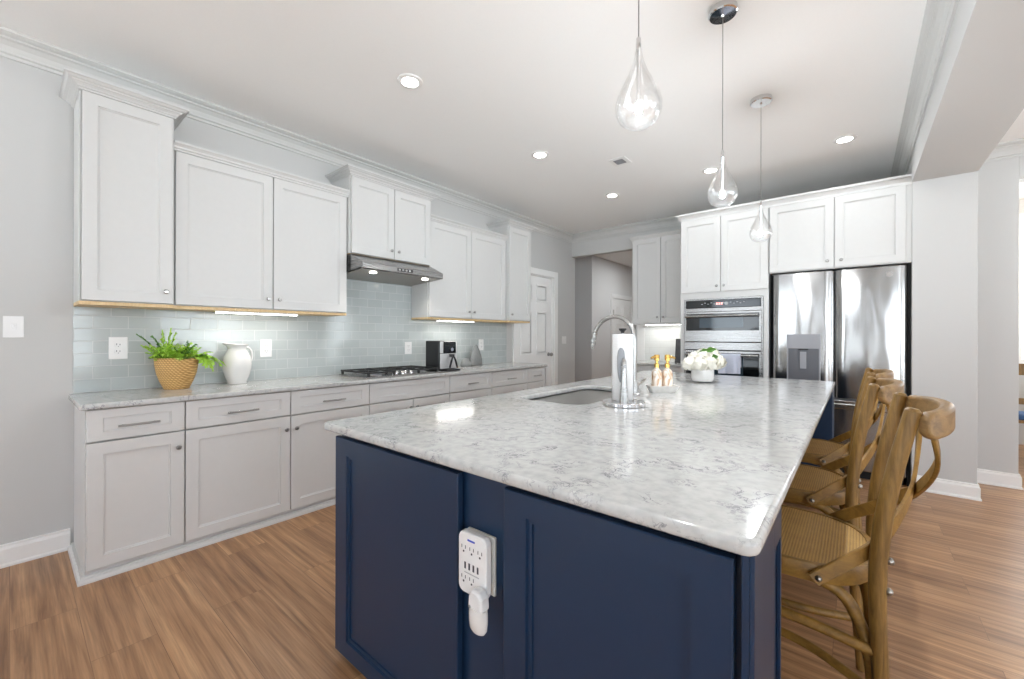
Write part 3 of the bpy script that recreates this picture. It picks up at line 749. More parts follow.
# ---- range hood
t = thing('range_hood', 'stainless steel under-cabinet range hood above the gas cooktop', 'range hood', (0.28, 2.235, 1.77))
HY0, HY1 = 1.812, 2.655
prof = [(0.062, 1.948), (0.365, 1.948), (0.555, 1.862), (0.560, 1.855), (0.560, 1.812), (0.552, 1.806), (0.540, 1.806), (0.540, 1.82), (0.07, 1.787), (0.062, 1.779)]
MB().rings([[Vector((x, y, z)) for x, z in prof] for y in (HY0, HY1)]).build('shell', 'steel', t, 0.002)
MB().rings([[Vector((x, y, z)) for x, z in ((0.065, 1.775), (0.535, 1.803), (0.535, 1.808), (0.065, 1.781))] for y in (HY0 + 0.012, HY1 - 0.012)]).build('filter', 'hoodunder', t)
MB().box(0.5605, 0.562, 2.14, 2.30, 1.822, 1.848).build('control_panel', 'black', t)
MB().box(0.562, 0.566, 2.15, 2.17, 1.828, 1.842).box(0.562, 0.566, 2.185, 2.205, 1.828, 1.842).box(0.562, 0.566, 2.22, 2.24, 1.828, 1.842).box(0.562, 0.566, 2.255, 2.275, 1.828, 1.842).build('buttons', 'chrome', t)
for y in (1.96, 2.51):
    MB().lathe([(0.028, 1.792), (0.028, 1.800)], (0.47, y, 0), 20).build('hood_lamp', 'hoodlamp', t)
    lamp('hood light', 'SPOT', (0.47, y, 1.780), 3.0, t, (1, 0.94, 0.84), spot_size=2.2, spot_blend=0.6, shadow_soft_size=0.03)

# ---- gas cooktop
t = thing('gas_cooktop', 'stainless gas cooktop with black iron grates on the left counter', 'cooktop', (0.34, 2.24, 0.9142))
CY0, CY1, CX0, CX1 = 1.84, 2.62, 0.115, 0.585
MB().prism(rrect(CX0, CX1, CY0, CY1, 0.02), 0.9145, 0.924).build('cooktop_tray', 'steel', t, 0.003)
bs = [(0.22, 2.00, 0.036), (0.45, 2.00, 0.045), (0.28, 2.24, 0.055), (0.22, 2.48, 0.045), (0.44, 2.48, 0.036)]
for x, y, r in bs:
    b = MB().lathe([(r * 1.1, 0.924), (r, 0.935), (r * 0.8, 0.938)], (x, y, 0), 20).build('burner', 'greyplastic', t, smooth=True)
    MB().lathe([(r * 0.78, 0.938), (r * 0.8, 0.944), (r * 0.6, 0.948)], (x, y, 0), 20).build('burner_cap', 'iron', b, smooth=True)
for k, (y0, y1) in enumerate(((1.855, 2.122), (2.128, 2.352), (2.358, 2.605))):
    x0, x1 = 0.13, 0.57 if k != 1 else 0.41
    g = MB(); zt = 0.962; b = 0.007
    for y in (y0 + b, y1 - b): g.box(x0, x1, y - b, y + b, zt - 0.014, zt)
    for x in (x0 + b, (x0 + x1) / 2, x1 - b): g.box(x - b, x + b, y0 + 2 * b, y1 - 2 * b, zt - 0.014, zt - 0.001)
    ym = (y0 + y1) / 2; g.box(x0 + 2 * b, x1 - 2 * b, ym - b * 0.8, ym + b * 0.8, zt - 0.012, zt - 0.002)
    for x in (x0 + 0.012, x1 - 0.012):
        for y in (y0 + 0.012, y1 - 0.012): g.box(x - 0.009, x + 0.009, y - 0.009, y + 0.009, 0.924, zt - 0.012)
    g.build('grate', 'iron', t, 0.002)
for k in range(5):
    y = 2.145 + k * 0.047; x = 0.50 - 0.03 * (k % 2)
    MB().lathe([(0.019, 0.924), (0.018, 0.945), (0.015, 0.949)], (x, y, 0), 16).build('control_knob', 'chrome', t, smooth=True)

# ---- air fryer
t = thing('air_fryer', 'black and silver air fryer on the left counter past the cooktop', 'air fryer', (0.38, 2.80, 0.9142))
AY0, AY1, AX0, AX1 = 2.685, 2.915, 0.245, 0.475
MB().prism(rrect(AX0, AX1, AY0, AY1, 0.03), 0.928, 1.212).build('body', 'black', t, 0.010, seg=3)
f = F((AX1, AY0, 0), XF); w = AY1 - AY0
MB().fbox(f, 0.006, w - 0.006, 0.935, 1.085, -0.002, 0.012).build('basket_front', 'satin', t, 0.004)
MB().fbox(f, 0.006, 0.045, 1.09, 1.205, -0.002, 0.008).build('side_trim', 'satin', t, 0.003)
MB().fbox(f, w - 0.018, w - 0.006, 1.09, 1.205, -0.002, 0.008).build('side_trim', 'satin', t, 0.003)
MB().fbox(f, 0.047, w - 0.020, 1.092, 1.207, -0.002, 0.010).build('display', 'ovenglass', t, 0.004)
MB().tube([f(0.145, 1.125, 0.010), f(0.145, 1.125, 0.026)], 0.018, 18).build('dial', 'chrome', t, smooth=True)
MB().band([f(0.085, 0.945, 0.055), f(0.105, 1.02, 0.062), f(0.130, 1.070, 0.055), f(0.155, 1.02, 0.062), f(0.185, 0.945, 0.055)], 0.018, 0.016, [f.n] * 5).fbox(f, 0.115, 0.145, 1.05, 1.08, 0.01, 0.06).build('handle', 'black', t)
MB().fbox(f, 0.02, w - 0.02, 0.9142, 0.93, -0.20, -0.02).fbox(f, 0.05, w - 0.01, 0.9145, 0.930, -0.01, 0.065).build('foot', 'black', t, 0.003)

# ---- ornaments on the counter
def stone(label, x, y, w, h, seed, prof):
    rnd = random.Random(seed); mb = MB(); rings = []
    for q, z in prof:
        rings.append([Vector((x + 0.045 * q * math.cos(2 * PI * k / 22) * (1 + rnd.uniform(-.04, .04)), y + w / 2 * q * math.sin(2 * PI * k / 22) * (1 + rnd.uniform(-.05, .05)), 0.9142 + z * h)) for k in range(22)])
    mb.rings(rings); o = mb.build('stone_ornament', 'greystone', None, smooth=True)
    return tag(o, label, 'ornament', 'grey stone ornaments')
stone('tall pear-shaped grey stone ornament on the left counter beyond the air fryer', 0.17, 3.50, 0.19, 0.245, 3, [(0.80, 0), (1.0, 0.05), (1.0, 0.28), (0.86, 0.5), (0.62, 0.7), (0.42, 0.84), (0.30, 0.94), (0.14, 1.0)])
stone('small low grey stone ornament beside the tall pear-shaped one', 0.20, 3.31, 0.15, 0.095, 5, [(0.85, 0), (1.0, 0.15), (0.92, 0.5), (0.62, 0.82), (0.25, 1.0)])

# ---- pitcher
t = thing('pitcher', 'white ceramic pitcher with flared rim on the left counter', 'pitcher', (0.185, 1.045, 0.9142))
z0 = 0.9142
prof = [(0.056, 0.0), (0.060, 0.004), (0.058, 0.014), (0.074, 0.05), (0.090, 0.11), (0.091, 0.145), (0.082, 0.195), (0.064, 0.232), (0.055, 0.250), (0.058, 0.272), (0.070, 0.290)]
inner = [(r - 0.005, z + (0.002 if i > 0 else 0.01)) for i, (r, z) in enumerate(prof)][::-1]
mb = MB(); rings = []
for r, z in prof + inner:
    ring = []
    for k in range(28):
        a = 2 * PI * k / 28; lipw = max(0, (z - 0.245) / 0.045); c = max(0, math.cos(a + PI / 2 + 0.3))
        rr = r * (1 + 0.28 * lipw * c ** 4); ring.append(Vector((0.185 + rr * math.cos(a), 1.045 + rr * math.sin(a), z0 + z - 0.012 * lipw * (1 - c) * 0.6)))
    rings.append(ring)
mb.rings(rings).build('body', 'ceramic', t, smooth=True)
hp = bez((0.160, 1.095, z0 + 0.262), (0.125, 1.175, z0 + 0.272), (0.125, 1.175, z0 + 0.15), (0.150, 1.110, z0 + 0.10), 14)
MB().tube(hp, 0.008, 10).build('handle', 'ceramic', t, smooth=True)

# ---- fern in a basket
t = thing('potted_fern', 'bright green fern in a woven basket on the left counter', 'potted plant', (0.205, 0.695, 0.9142))
cx, cy = 0.205, 0.695
MB().lathe([(0.066, z0 + 0.0), (0.070, z0 + 0.008), (0.088, z0 + 0.05), (0.104, z0 + 0.10), (0.112, z0 + 0.15), (0.115, z0 + 0.190), (0.118, z0 + 0.200), (0.112, z0 + 0.202), (0.107, z0 + 0.185)], (cx, cy, 0), 32).build('basket', 'basket', t, smooth=True)
MB().lathe([(0.106, z0 + 0.18), (0.05, z0 + 0.188)], (cx, cy, 0), 20).build('soil', 'darkwood', t)
rnd = random.Random(11)
def frond(mb, base, dirv, length, droop, wid):
    n = 8; p = Vector(base); d = Vector(dirv).normalized()
    for i in range(n):
        q = p + d * (length / n); d = (d + Vector((0, 0, -droop / n))).normalized()
        s = d.cross(Vector((0, 0, 1))); s = s.normalized() if s.length > 0.05 else Vector((1, 0, 0))
        upv = s.cross(d).normalized(); w = wid * math.sin(PI * (0.2 + 0.76 * (i + 0.5) / n))
        q.x = max(q.x, 0.092)
        for sg in (-1, 1):
            r = rnd.uniform(0.7, 1.25); L = length / n
            tip = p + s * sg * w * r + d * L * rnd.uniform(0.5, 1.4) + upv * rnd.uniform(-.012, .012)
            m1 = p + s * sg * w * 0.5 - d * L * 0.25 + upv * 0.006; m2 = p + s * sg * w * 0.55 + d * L * 1.15 + upv * 0.006
            for v in (tip, m1, m2): v.x = max(v.x, 0.088)
            mb.face([p.copy(), m1, tip, m2])
        mb.tube([p, q], 0.0014, 4)
        p = q
mb = MB(); mb2 = MB()
for k in range(70):
    a = rnd.uniform(0, 2 * PI); el = rnd.uniform(0.35, 1.35); r0 = rnd.uniform(0.0, 0.09)
    base = (cx + r0 * math.cos(a), cy + r0 * math.sin(a), z0 + 0.185)
    dv = Vector((math.cos(a) * math.cos(el), math.sin(a) * math.cos(el), math.sin(el)))
    frond(mb if k % 5 else mb2, base, dv, rnd.uniform(0.07, 0.14), rnd.uniform(0.3, 1.2), rnd.uniform(0.026, 0.042))
for dx, dy, dz, L, dr, wd in ((0.5, 0.8, 0.5, 0.17, 2.2, .034), (0.6, 0.7, 0.2, 0.19, 2.4, .036), (0.3, 1.0, 0.35, 0.21, 1.7, .034), (0.7, 0.5, 0.3, 0.15, 2.6, .036), (0.2, 1, 0.3, 0.24, 1.5, .030), (0.4, 0.9, 0.6, 0.17, 1.6, .036), (0.9, 0.5, 0.4, 0.16, 2.4, .034), (0.5, 1.0, 0.1, 0.15, 1.8, .034)):
    frond(mb, (cx + 0.03, cy + 0.08, z0 + 0.195), (dx, dy, dz), L * 0.86, dr, wd * 1.1)
for dx, dy, dz, L, dr in ((0, -0.85, 1.1, 0.22, 0.3), (-0.1, -0.55, 1.3, 0.17, 0.3), (0.1, -0.2, 1.3, 0.19, 0.1), (0, 0.15, 1.4, 0.20, 0.1), (0.1, 0.3, 1.3, 0.18, 0.2)):
    frond(mb2 if dy < -0.5 else mb, (cx, cy - 0.05, z0 + 0.19), (dx, dy, dz), L, dr, 0.026)
for dy, dz, L in ((-0.8, 0.9, 0.14),): frond(mb, (cx, cy - 0.08, z0 + 0.19), (0.05, dy, dz), L, 0.3, 0.020)
mb.build('foliage', 'fern', t); mb2.build('dark_foliage', 'stemgreen', t)

# ================================================================== back wall: coffee bar, oven tower, fridge
t = thing('coffee_bar_upper_cabinet', 'white two-door upper cabinet in the recess between hall opening and oven tower', 'cabinet', (1.6, 5.7, 1.44))
BX0, BX1 = 1.197, 1.99
f = F((BX0, 5.57, 0), (1, 0, 0))
MB().box(BX0, BX1, 5.571, YB - 0.002, 1.44, 2.60).box(BX0, BX1, 5.571, 5.60, 1.42, 1.44).build('body', 'cab', t)
MB().box(BX0 + 0.01, BX1 - 0.01, 5.61, YB - 0.01, 1.434, 1.4395).build('underside', 'cab', t)
md = 1.60 - BX0
for a0, a1, kx in ((0.015, md - 0.003, md - 0.04), (md + 0.003, 0.793 - 0.003, md + 0.04)):
    dd = MB().shaker(f, a0, a1, 1.444, 2.592, 0, 0.02, 0.062).build('door', 'cab', t); knob(f, kx, 1.52, 0.02, dd)
MB().molding([(BX0, YB - 0.003), (BX0, 5.57), (BX1, 5.57)][::-1], [(-0 if False else -o, z) for o, z in [(0, 2.58), (0.008, 2.58), (0.012, 2.60), (0.036, 2.632), (0.045, 2.636), (0.045, 2.65), (0, 2.65)]]).build('crown', 'cab', t)
led('lit white strip light under the coffee bar cabinet', 1.36, 1.95, 5.62, 5.65, 1.4335, 'x')
t = thing('coffee_bar_base_cabinet', 'white base cabinet of the coffee bar recess left of the oven tower', 'cabinet', (1.6, 5.5, 0))
f = F((BX0, 5.30, 0), (1, 0, 0))
MB().box(BX0, BX1, 5.301, YB - 0.002, 0.0, 0.883).build('body', 'cab', t)
for a0, a1 in ((0.01, 0.39), (0.396, 0.79)):
    dr = MB().shaker(f, a0, a1, 0.72, 0.876, 0, 0.02, 0.05, rb=0.04).build('drawer', 'cab', t); bar_handle(f, (a0 + a1) / 2 - 0.06, (a0 + a1) / 2 + 0.06, 0.80, 0.02, dr)
    dd = MB().shaker(f, a0, a1, 0.10, 0.712, 0, 0.02, 0.06).build('door', 'cab', t); knob(f, a1 - 0.03 if a0 < 0.2 else a0 + 0.03, 0.62, 0.02, dd)
o = slab('countertop', (1.18, 2.0, 5.265, YB - 0.001, 0.006), [], 0.8835, 0.9142, 'quartz')
tag(o, 'short white countertop of the coffee bar left of the oven tower', 'countertop')
struct(MB().box(1.28, 2.0, YB - 0.012, YB - 0.001, 0.9145, 1.43), 'wall_bar_tile', 'bartile')
struct(MB().box(1.17, 1.28, YB - 0.016, YB - 0.001, 0.9145, 1.43), 'trim_5', 'trim')
t = thing('picture_frame', 'small dark framed print leaning on the coffee bar counter', 'picture frame', (1.86, 5.70, 0.9142))
MP = Matrix.Translation((1.845, 5.70, 0.915)) @ Matrix.Rotation(-0.12, 4, 'X')
MB().box(-0.085, 0.085, -0.008, 0.010, 0.03, 0.30, MP).build('print', 'photo', t)
MB().box(-0.10, -0.085, -0.014, 0.012, 0.015, 0.315, MP).box(0.085, 0.10, -0.014, 0.012, 0.015, 0.315, MP).box(-0.085, 0.085, -0.014, 0.012, 0.015, 0.03, MP).box(-0.085, 0.085, -0.014, 0.012, 0.30, 0.315, MP).build('frame', 'black', t)
MB().box(-0.09, 0.09, -0.05, 0.05, 0.0, 0.022, Matrix.Translation((1.845, 5.70, 0.9145))).build('stand', 'black', t)

# ---- oven tower cabinet
YO = 4.80
OX0, OX1 = 2.101, 2.950
t = thing('oven_cabinet', 'tall white cabinet housing the wall oven and microwave', 'cabinet', ((OX0 + OX1) / 2, 5.3, 0))
UX0, UX1, UZ0, UZ1 = 2.142, 2.903, 0.42, 1.672
mb = MB().box(OX0, UX0 - 0.002, YO + 0.001, YB - 0.002, 0, 2.545).box(UX1 + 0.002, OX1 - 0.002, YO + 0.001, YB - 0.002, 0, 2.545)
mb.box(UX0 - 0.002, UX1 + 0.002, YO + 0.001, YB - 0.002, UZ1 + 0.002, 2.545).box(UX0 - 0.002, UX1 + 0.002, YO + 0.001, YB - 0.002, 0, UZ0 - 0.002)
mb.build('body', 'cab', t)
f = F((OX0, YO, 0), (1, 0, 0)); md = 2.514 - OX0
for a0, a1, kx in ((0.006, md - 0.003, md - 0.035), (md + 0.003, 0.843, md + 0.035)):
    dd = MB().shaker(f, a0, a1, 1.738, 2.535, 0, 0.02, 0.064).build('door', 'cab', t); knob(f, kx, 1.80, 0.02, dd)
dr = MB().shaker(f, 0.006, 0.843, 0.11, 0.40, 0, 0.02, 0.064).build('drawer', 'cab', t); bar_handle(f, 0.32, 0.53, 0.30, 0.02, dr)
FX0, FX1 = 2.952, 3.973
CP = [(0, 2.540), (0.008, 2.540), (0.014, 2.560), (0.034, 2.588), (0.048, 2.594), (0.050, 2.612), (0, 2.612)]
MB().molding([(OX0, YB - 0.002), (OX0, YO + 0.001), (OX1, YO + 0.001)][::-1], [(-o, z) for o, z in CP]).build('crown', 'cab', t)

t = thing('fridge_upper_cabinet', 'white two-door cabinet above the stainless fridge', 'cabinet', (3.45, 5.3, 1.89))
MB().box(FX0, FX1 - 0.0, YO + 0.001, YB - 0.002, 1.887, 2.545).build('body', 'cab', t)
f = F((FX0, YO, 0), (1, 0, 0)); md = 3.462 - FX0
for a0, a1, kx in ((0.006, md - 0.003, md - 0.05), (md + 0.003, 0.985, md + 0.05)):
    dd = MB().shaker(f, a0, a1, 1.895, 2.535, 0, 0.02, 0.064).build('door', 'cab', t); knob(f, kx, 1.955, 0.02, dd)
MB().molding([(OX1 + 0.001, YO + 0.001), (FX1, YO + 0.001)][::-1], [(-o, z) for o, z in CP]).build('crown', 'cab', t)

# ---- wall oven
t = thing('wall_oven', 'stainless double wall oven with microwave above, built into the white tower', 'oven', ((UX0 + UX1) / 2, 5.0, UZ0))
f = F((UX0, YO, 0), (1, 0, 0)); w = UX1 - UX0
MB().fbox(f, 0.01, w - 0.01, UZ0, UZ1 - 0.004, -0.55, 0.002).build('housing', 'gap', t)
MB().fbox(f, 0.0, 0.018, UZ0, UZ1, 0.0, 0.012).fbox(f, w - 0.018, w, UZ0, UZ1, 0.0, 0.012).fbox(f, 0.018, w - 0.018, UZ1 - 0.02, UZ1, 0, 0.012).build('outer_trim', 'steel', t, 0.002)
c = MB().fbox(f, 0.018, w - 0.018, 1.568, 1.652, 0.0, 0.016).build('control_panel', 'ovenglass', t, 0.003)
mk = MB()
for k in range(14):
    a = 0.18 + k * 0.031
    if k == 8: mk.tube([f(a, 1.61, 0.0165), f(a, 1.61, 0.018)], 0.018, 14)
    else: mk.fbox(f, a, a + 0.016, 1.606 + 0.012 * (k % 2), 1.612 + 0.012 * (k % 2), 0.016, 0.0172)
mk.build('control_marks', 'icon', c)
MB().fbox(f, 0.33, 0.345, 1.60, 1.622, 0.016, 0.0172).fbox(f, 0.352, 0.367, 1.60, 1.622, 0.016, 0.0172).fbox(f, 0.376, 0.391, 1.60, 1.622, 0.016, 0.0172).build('clock_digits', 'reddigit', c)
MB().fbox(f, 0.018, w - 0.018, 1.528, 1.566, 0.0, 0.013).build('vent_strip', 'steel', t, 0.002)
def oven_door(z0_, z1_, g0, g1, hz, nm):
    d = MB().fbox(f, 0.012, w - 0.012, z0_, z1_, 0.002, 0.040).build(nm, 'steel', t, 0.004)
    MB().fbox(f, 0.030, w - 0.030, g0, g1, 0.040, 0.043).build('door_glass', 'ovenglass', d, 0.001)
    MB().fbox(f, 0.17, w - 0.17, g0 + 0.03, g1 - 0.045, 0.043, 0.0436).build('window', 'ovenpane', d)
    h = MB().tube([f(0.035, hz, 0.085), f(w - 0.035, hz, 0.085)], 0.014, 14)
    for a in (0.05, w - 0.05): h.fbox(f, a - 0.014, a + 0.014, hz - 0.011, hz + 0.011, 0.040, 0.08)
    h.build('handle', 'steel', d, smooth=True)
oven_door(1.205, 1.525, 1.325, 1.505, 1.478, 'microwave_door')
MB().fbox(f, 0.012, w - 0.012, 1.120, 1.200, 0.0, 0.034).build('middle_strip', 'steel', t, 0.003)
oven_door(UZ0 + 0.01, 1.112, 0.55, 1.09, 1.068, 'oven_door')
# ---- dish towel over the lower handle
HZ = 1.068; yb = YO - 0.085
tw = MB(); rings = []
N = 14
def towel_ring(a):
    wv = 0.006 * math.sin(a * 60) + 0.003 * math.sin(a * 140)
    pth = [(YO - 0.060, HZ - 0.12 ), (YO - 0.062, HZ - 0.02)]
    pth += [(yb + 0.019 * math.cos(q), HZ + 0.019 * math.sin(q)) for q in [PI * k / 6 for k in range(7)]]
    pth += [(yb - 0.022 - wv, HZ - 0.06), (yb - 0.026 - wv * 1.6, HZ - 0.12), (yb - 0.028 - wv * 2, HZ - 0.185 + 0.02 * (a - 2.62))]
    return pth
xs = [2.515 + 0.205 * k / N for k in range(N + 1)]
outer_, inner_ = [], []
for x in xs:
    p = towel_ring(x); off = []
    for i, (y, z) in enumerate(p):
        q0, q1 = p[max(0, i - 1)], p[min(len(p) - 1, i + 1)]
        d = Vector((q1[0] - q0[0], q1[1] - q0[1])).normalized(); n = Vector((-d.y, d.x)) * -0.004
        off.append((y + n.x * -1, z + n.y * -1))
    rings.append([Vector((x, y, z)) for y, z in p] + [Vector((x, y, z)) for y, z in off[::-1]])
o = tw.rings(rings).build('dish_towel', 'towel', None, smooth=True)
tag(o, 'pale blue dish towel hanging on the lower oven handle', 'towel')

# ---- fridge
t = thing('fridge', 'stainless french-door fridge with water dispenser and bottom freezer', 'fridge', (3.463, 5.2, 0))
FY = 4.805
MB().box(2.996, 3.934, FY + 0.08, 5.6, 0.03, 1.872).build('cabinet_shell', 'greyplastic', t, 0.004)
MB().box(2.953, 2.962, FY + 0.03, 5.6, 0.0, 1.885).box(3.950, 3.9735, FY + 0.045, 5.6, 0.0, 1.885).box(2.962, 3.948, 5.60, 5.61, 0, 1.885).build('gap_shade', 'gap', t)  # near-black strips stand in for the shade in the gaps around the fridge
def curved_door(x0, x1, z0_, z1_, name, hinge):
    """door front swelling slightly, with a soft return toward the meeting edge"""
    n = 18; pr = []
    for k in range(n + 1):
        s_ = k / n; x = x0 + (x1 - x0) * s_
        bulge = 0.010 * (1 - (2 * s_ - 1) ** 2)
        e = (1 - s_) if hinge == 'l' else s_          # distance to the meeting edge
        rim = max(0.0, 1 - e / 0.10); rim2 = max(0, 1 - (1 - e) / 0.035)
        pr.append((x, FY - bulge + 0.024 * rim ** 2 + 0.016 * rim2 ** 2))
    pr += [(x1, FY + 0.072), (x0, FY + 0.072)]
    return MB().prism(pr, z0_, z1_).build(name, 'fridge', t, 0.003, smooth=True)
ld = curved_door(2.984, 3.4585, 0.705, 1.870, 'left_door', 'l')
rd = curved_door(3.4675, 3.944, 0.705, 1.870, 'right_door', 'r')
fz = MB().box(2.984, 3.944, FY - 0.004, FY + 0.072, 0.075, 0.690).build('freezer_drawer', 'fridge', t, 0.008, seg=3)
MB().box(2.992, 3.936, FY - 0.030, FY - 0.003, 0.610, 0.662).build('handle', 'fridge', fz, 0.010, seg=3)
MB().box(3.00, 3.93, FY + 0.05, FY + 0.09, 0.0, 0.072).build('kick_grille', 'gap', t)
f = F((3.101, FY - 0.0125, 0), (1, 0, 0))
dp = MB().fbox(f, 0, 0.262, 1.150, 1.285, -0.03, 0.004).fbox(f, 0, 0.012, 0.83, 1.15, -0.03, 0.004).fbox(f, 0.250, 0.262, 0.83, 1.15, -0.03, 0.004).fbox(f, 0.012, 0.250, 0.83, 0.845, -0.03, 0.004).build('dispenser_frame', 'dispenser', ld, 0.002)
MB().fbox(f, 0.012, 0.250, 0.845, 1.15, -0.035, -0.0015).build('dispenser_bay', 'bay', ld)  # almost flush panel, the shade of a recess is put into its grey
MB().fbox(f, 0.105, 0.155, 0.96, 1.12, -0.0015, 0.006).build('dispenser_paddle', 'dispenser', ld, 0.003)
MB().fbox(f, 0.09, 0.17, 1.135, 1.15, -0.0015, 0.008).build('dispenser_nozzle', 'black', ld, 0.002)
MB().tube([Vector((3.835, FY - 0.004, 1.80)), Vector((3.835, FY - 0.011, 1.80))], 0.022, 20).build('round_badge', 'chrome', rd)

# ================================================================== island
IX0, IX1, IY0, IY1 = 1.965, 3.497, 0.800, 4.115
YP = 0.82
t = thing('kitchen_island', 'large navy blue kitchen island with shaker end panels', 'kitchen island', (2.75, 2.45, 0))
mb = MB()
SX0, SX1, SY0, SY1 = 2.14, 2.555, 1.83, 2.62         # sink hole
# carcass walls leave a well for the sink bowl
mb.box(2.05, 3.10, YP + 0.03, 1.72, 0.06, 0.883).box(2.05, 3.10, 2.72, 4.05, 0.06, 0.883)
mb.box(2.05, 2.10, 1.72, 2.72, 0.06, 0.883).box(2.60, 3.10, 1.72, 2.72, 0.06, 0.883).box(2.10, 2.60, 1.72, 2.72, 0.06, 0.60)
mb.build('body', 'navy', t)
f = F((0, YP + 0.0205, 0), (1, 0, 0))
MB().shaker(f, 2.040, 2.742, 0.028, 0.866, 0, 0.0205, 0.082, 0.014, 0.013, rb=0.064).build('end_panel', 'navy', t)
MB().shaker(f, 2.916, 3.455, 0.028, 0.866, 0, 0.0205, 0.073, 0.014, 0.013, rb=0.058).build('end_panel', 'navy', t)
MB().box(2.742, 2.916, YP + 0.028, YP + 0.034, 0.028, 0.883).build('centre_stile', 'navy', t)
# wing that closes the seating side at the near end, and its twin at the far end
w1 = MB().box(3.10, 3.480, YP + 0.03, 1.15, 0.06, 0.883).build('wing', 'navy', t)
MB().box(3.468, 3.4805, YP, YP + 0.03, 0.028, 0.883).build('corner_post', 'navy', t, 0.001)
MB().box(3.4808, 3.4885, YP, 1.046, 0.028, 0.883).box(3.4808, 3.4885, 1.046, 1.15, 0.028, 0.10).box(3.4808, 3.4885, 1.046, 1.15, 0.80, 0.883).box(3.4808, 3.4885, 1.135, 1.15, 0.10, 0.80).build('wing_panel', 'navy', t, 0.001)
MB().box(3.10, 3.480, 3.80, 4.05, 0.06, 0.883).build('wing', 'navy', t)
MB().shaker(F((3.4805, 3.80, 0), XF), 0.0, 0.25, 0.028, 0.883, 0, 0.008, 0.06, 0.006, 0.005, rb=0.07).build('wing_panel', 'navy', t)
fl = F((2.05, 4.05, 0), (0, -1, 0))
for k in range(5):
    a0 = 0.01 + k * 0.64; MB().shaker(fl, a0, a0 + 0.63, 0.07, 0.868, 0, 0.02, 0.07).build('cabinet_door', 'navy', t)
MB().box(2.13, 3.05, YP + 0.09, 3.98, 0.0, 0.06).box(3.05, 3.42, YP + 0.09, 1.10, 0, 0.06).box(3.05, 3.42, 3.84, 3.98, 0, 0.06).build('toe_kick', 'navyshade', t)
o = slab('countertop', (IX0, IX1, IY0, IY1, 0.028), [(SX0, SX1, SY0, SY1, 0.07)], 0.8835, 0.9142, 'quartz', 0.011)
tag(o, 'large white veined quartz top of the navy island', 'countertop')

# ---- power strip on the island end
t = thing('power_strip', 'white surge protector with usb ports plugged in on the navy island end', 'power strip', (2.82, 0.83, 0.64))
f = F((0, YP + 0.028, 0), (1, 0, 0))
MB().fbox(f, 2.764, 2.868, 0.553, 0.713, 0, 0.008).build('wall_plate', 'ivory', t, 0.002)
body = MB().fprism(f, rrect(2.764, 2.871, 0.553, 0.722, 0.022), 0.022, 0.046).build('body', 'plastic', t, 0.006, seg=3)
MB().fbox(f, 2.78, 2.84, 0.60, 0.68, 0.008, 0.022).build('plug_neck', 'plastic', body)
mk = MB()
def recept(cx_, cz_):
    mk.fbox(f, cx_ - 0.008, cx_ - 0.006, cz_, cz_ + 0.009, 0.0455, 0.0467).fbox(f, cx_ + 0.006, cx_ + 0.008, cz_, cz_ + 0.009, 0.0455, 0.0467).tube([f(cx_, cz_ - 0.008, 0.0455), f(cx_, cz_ - 0.008, 0.0467)], 0.003, 8)
for cx_ in (2.787, 2.818, 2.849): recept(cx_, 0.676)
for cx_ in (2.787, 2.818): recept(cx_, 0.594)
for k in range(4): mk.fbox(f, 2.790 + k * 0.016, 2.796 + k * 0.016, 0.622, 0.640, 0.0455, 0.0467)
mk.build('socket_pattern', 'socket', body)
MB().fbox(f, 2.802, 2.830, 0.700, 0.705, 0.0455, 0.0466).build('printed_mark', 'blueprint', body)
MB().fbox(f, 2.79, 2.846, 0.611, 0.6135, 0.0455, 0.0466).build('printed_line', 'icon', body)
t2 = thing('plug_in_freshener', 'white plug-in air freshener hanging from the surge protector', 'air freshener', (2.87, 0.77, 0.54))
f2 = F((0, YP + 0.028 - 0.0465, 0), (1, 0, 0))
MB().fprism(f2, [(2.836, 0.548), (2.838, 0.580), (2.848, 0.600), (2.874, 0.598), (2.886, 0.582), (2.888, 0.548)], 0.0, 0.034).build('plug_body', 'plastic', t2, 0.008, seg=3)
rings = []
for z, hw, hd in ((0.552, 0.029, 0.016), (0.54, 0.030, 0.018), (0.52, 0.030, 0.018), (0.500, 0.028, 0.016), (0.490, 0.021, 0.011)):
    rings.append([f2(2.864 + hw * math.cos(2 * PI * k / 18), z, 0.020 + hd * math.sin(2 * PI * k / 18)) for k in range(18)])
MB().rings(rings).build('refill', 'ceramic', t2, smooth=True)
MB().tube([f2(2.846, 0.556, 0.033), f2(2.846, 0.556, 0.0355)], 0.004, 10).build('button', 'greyplastic', t2)

# ---- sink
t = thing('sink', 'stainless undermount sink bowl set in the island top', 'sink', ((SX0 + SX1) / 2, (SY0 + SY1) / 2, 0.68))
prof = [(-0.018, 0.8828), (0.0, 0.8828), (0.003, 0.86), (0.006, 0.72), (0.020, 0.695), (0.06, 0.685), (0.15, 0.680)]
out = [(-0.018, 0.8800), (-0.004, 0.8800), (-0.001, 0.72), (0.016, 0.690), (0.06, 0.681), (0.15, 0.676)]
def ringat(o, z): return [Vector((x, y, z)) for x, y in rrect(SX0 + o, SX1 - o, SY0 + o, SY1 - o, max(0.004, 0.072 - o * 0.45))]
MB().rings([ringat(o, z) for o, z in prof]).build('bowl', 'sinksteel', t, smooth=True)
MB().lathe([(0.045, 0.6805), (0.040, 0.684), (0.022, 0.682), (0.012, 0.6815)], ((SX0 + SX1) / 2, 2.25, 0), 20).build('drain', 'chrome', t, smooth=True)

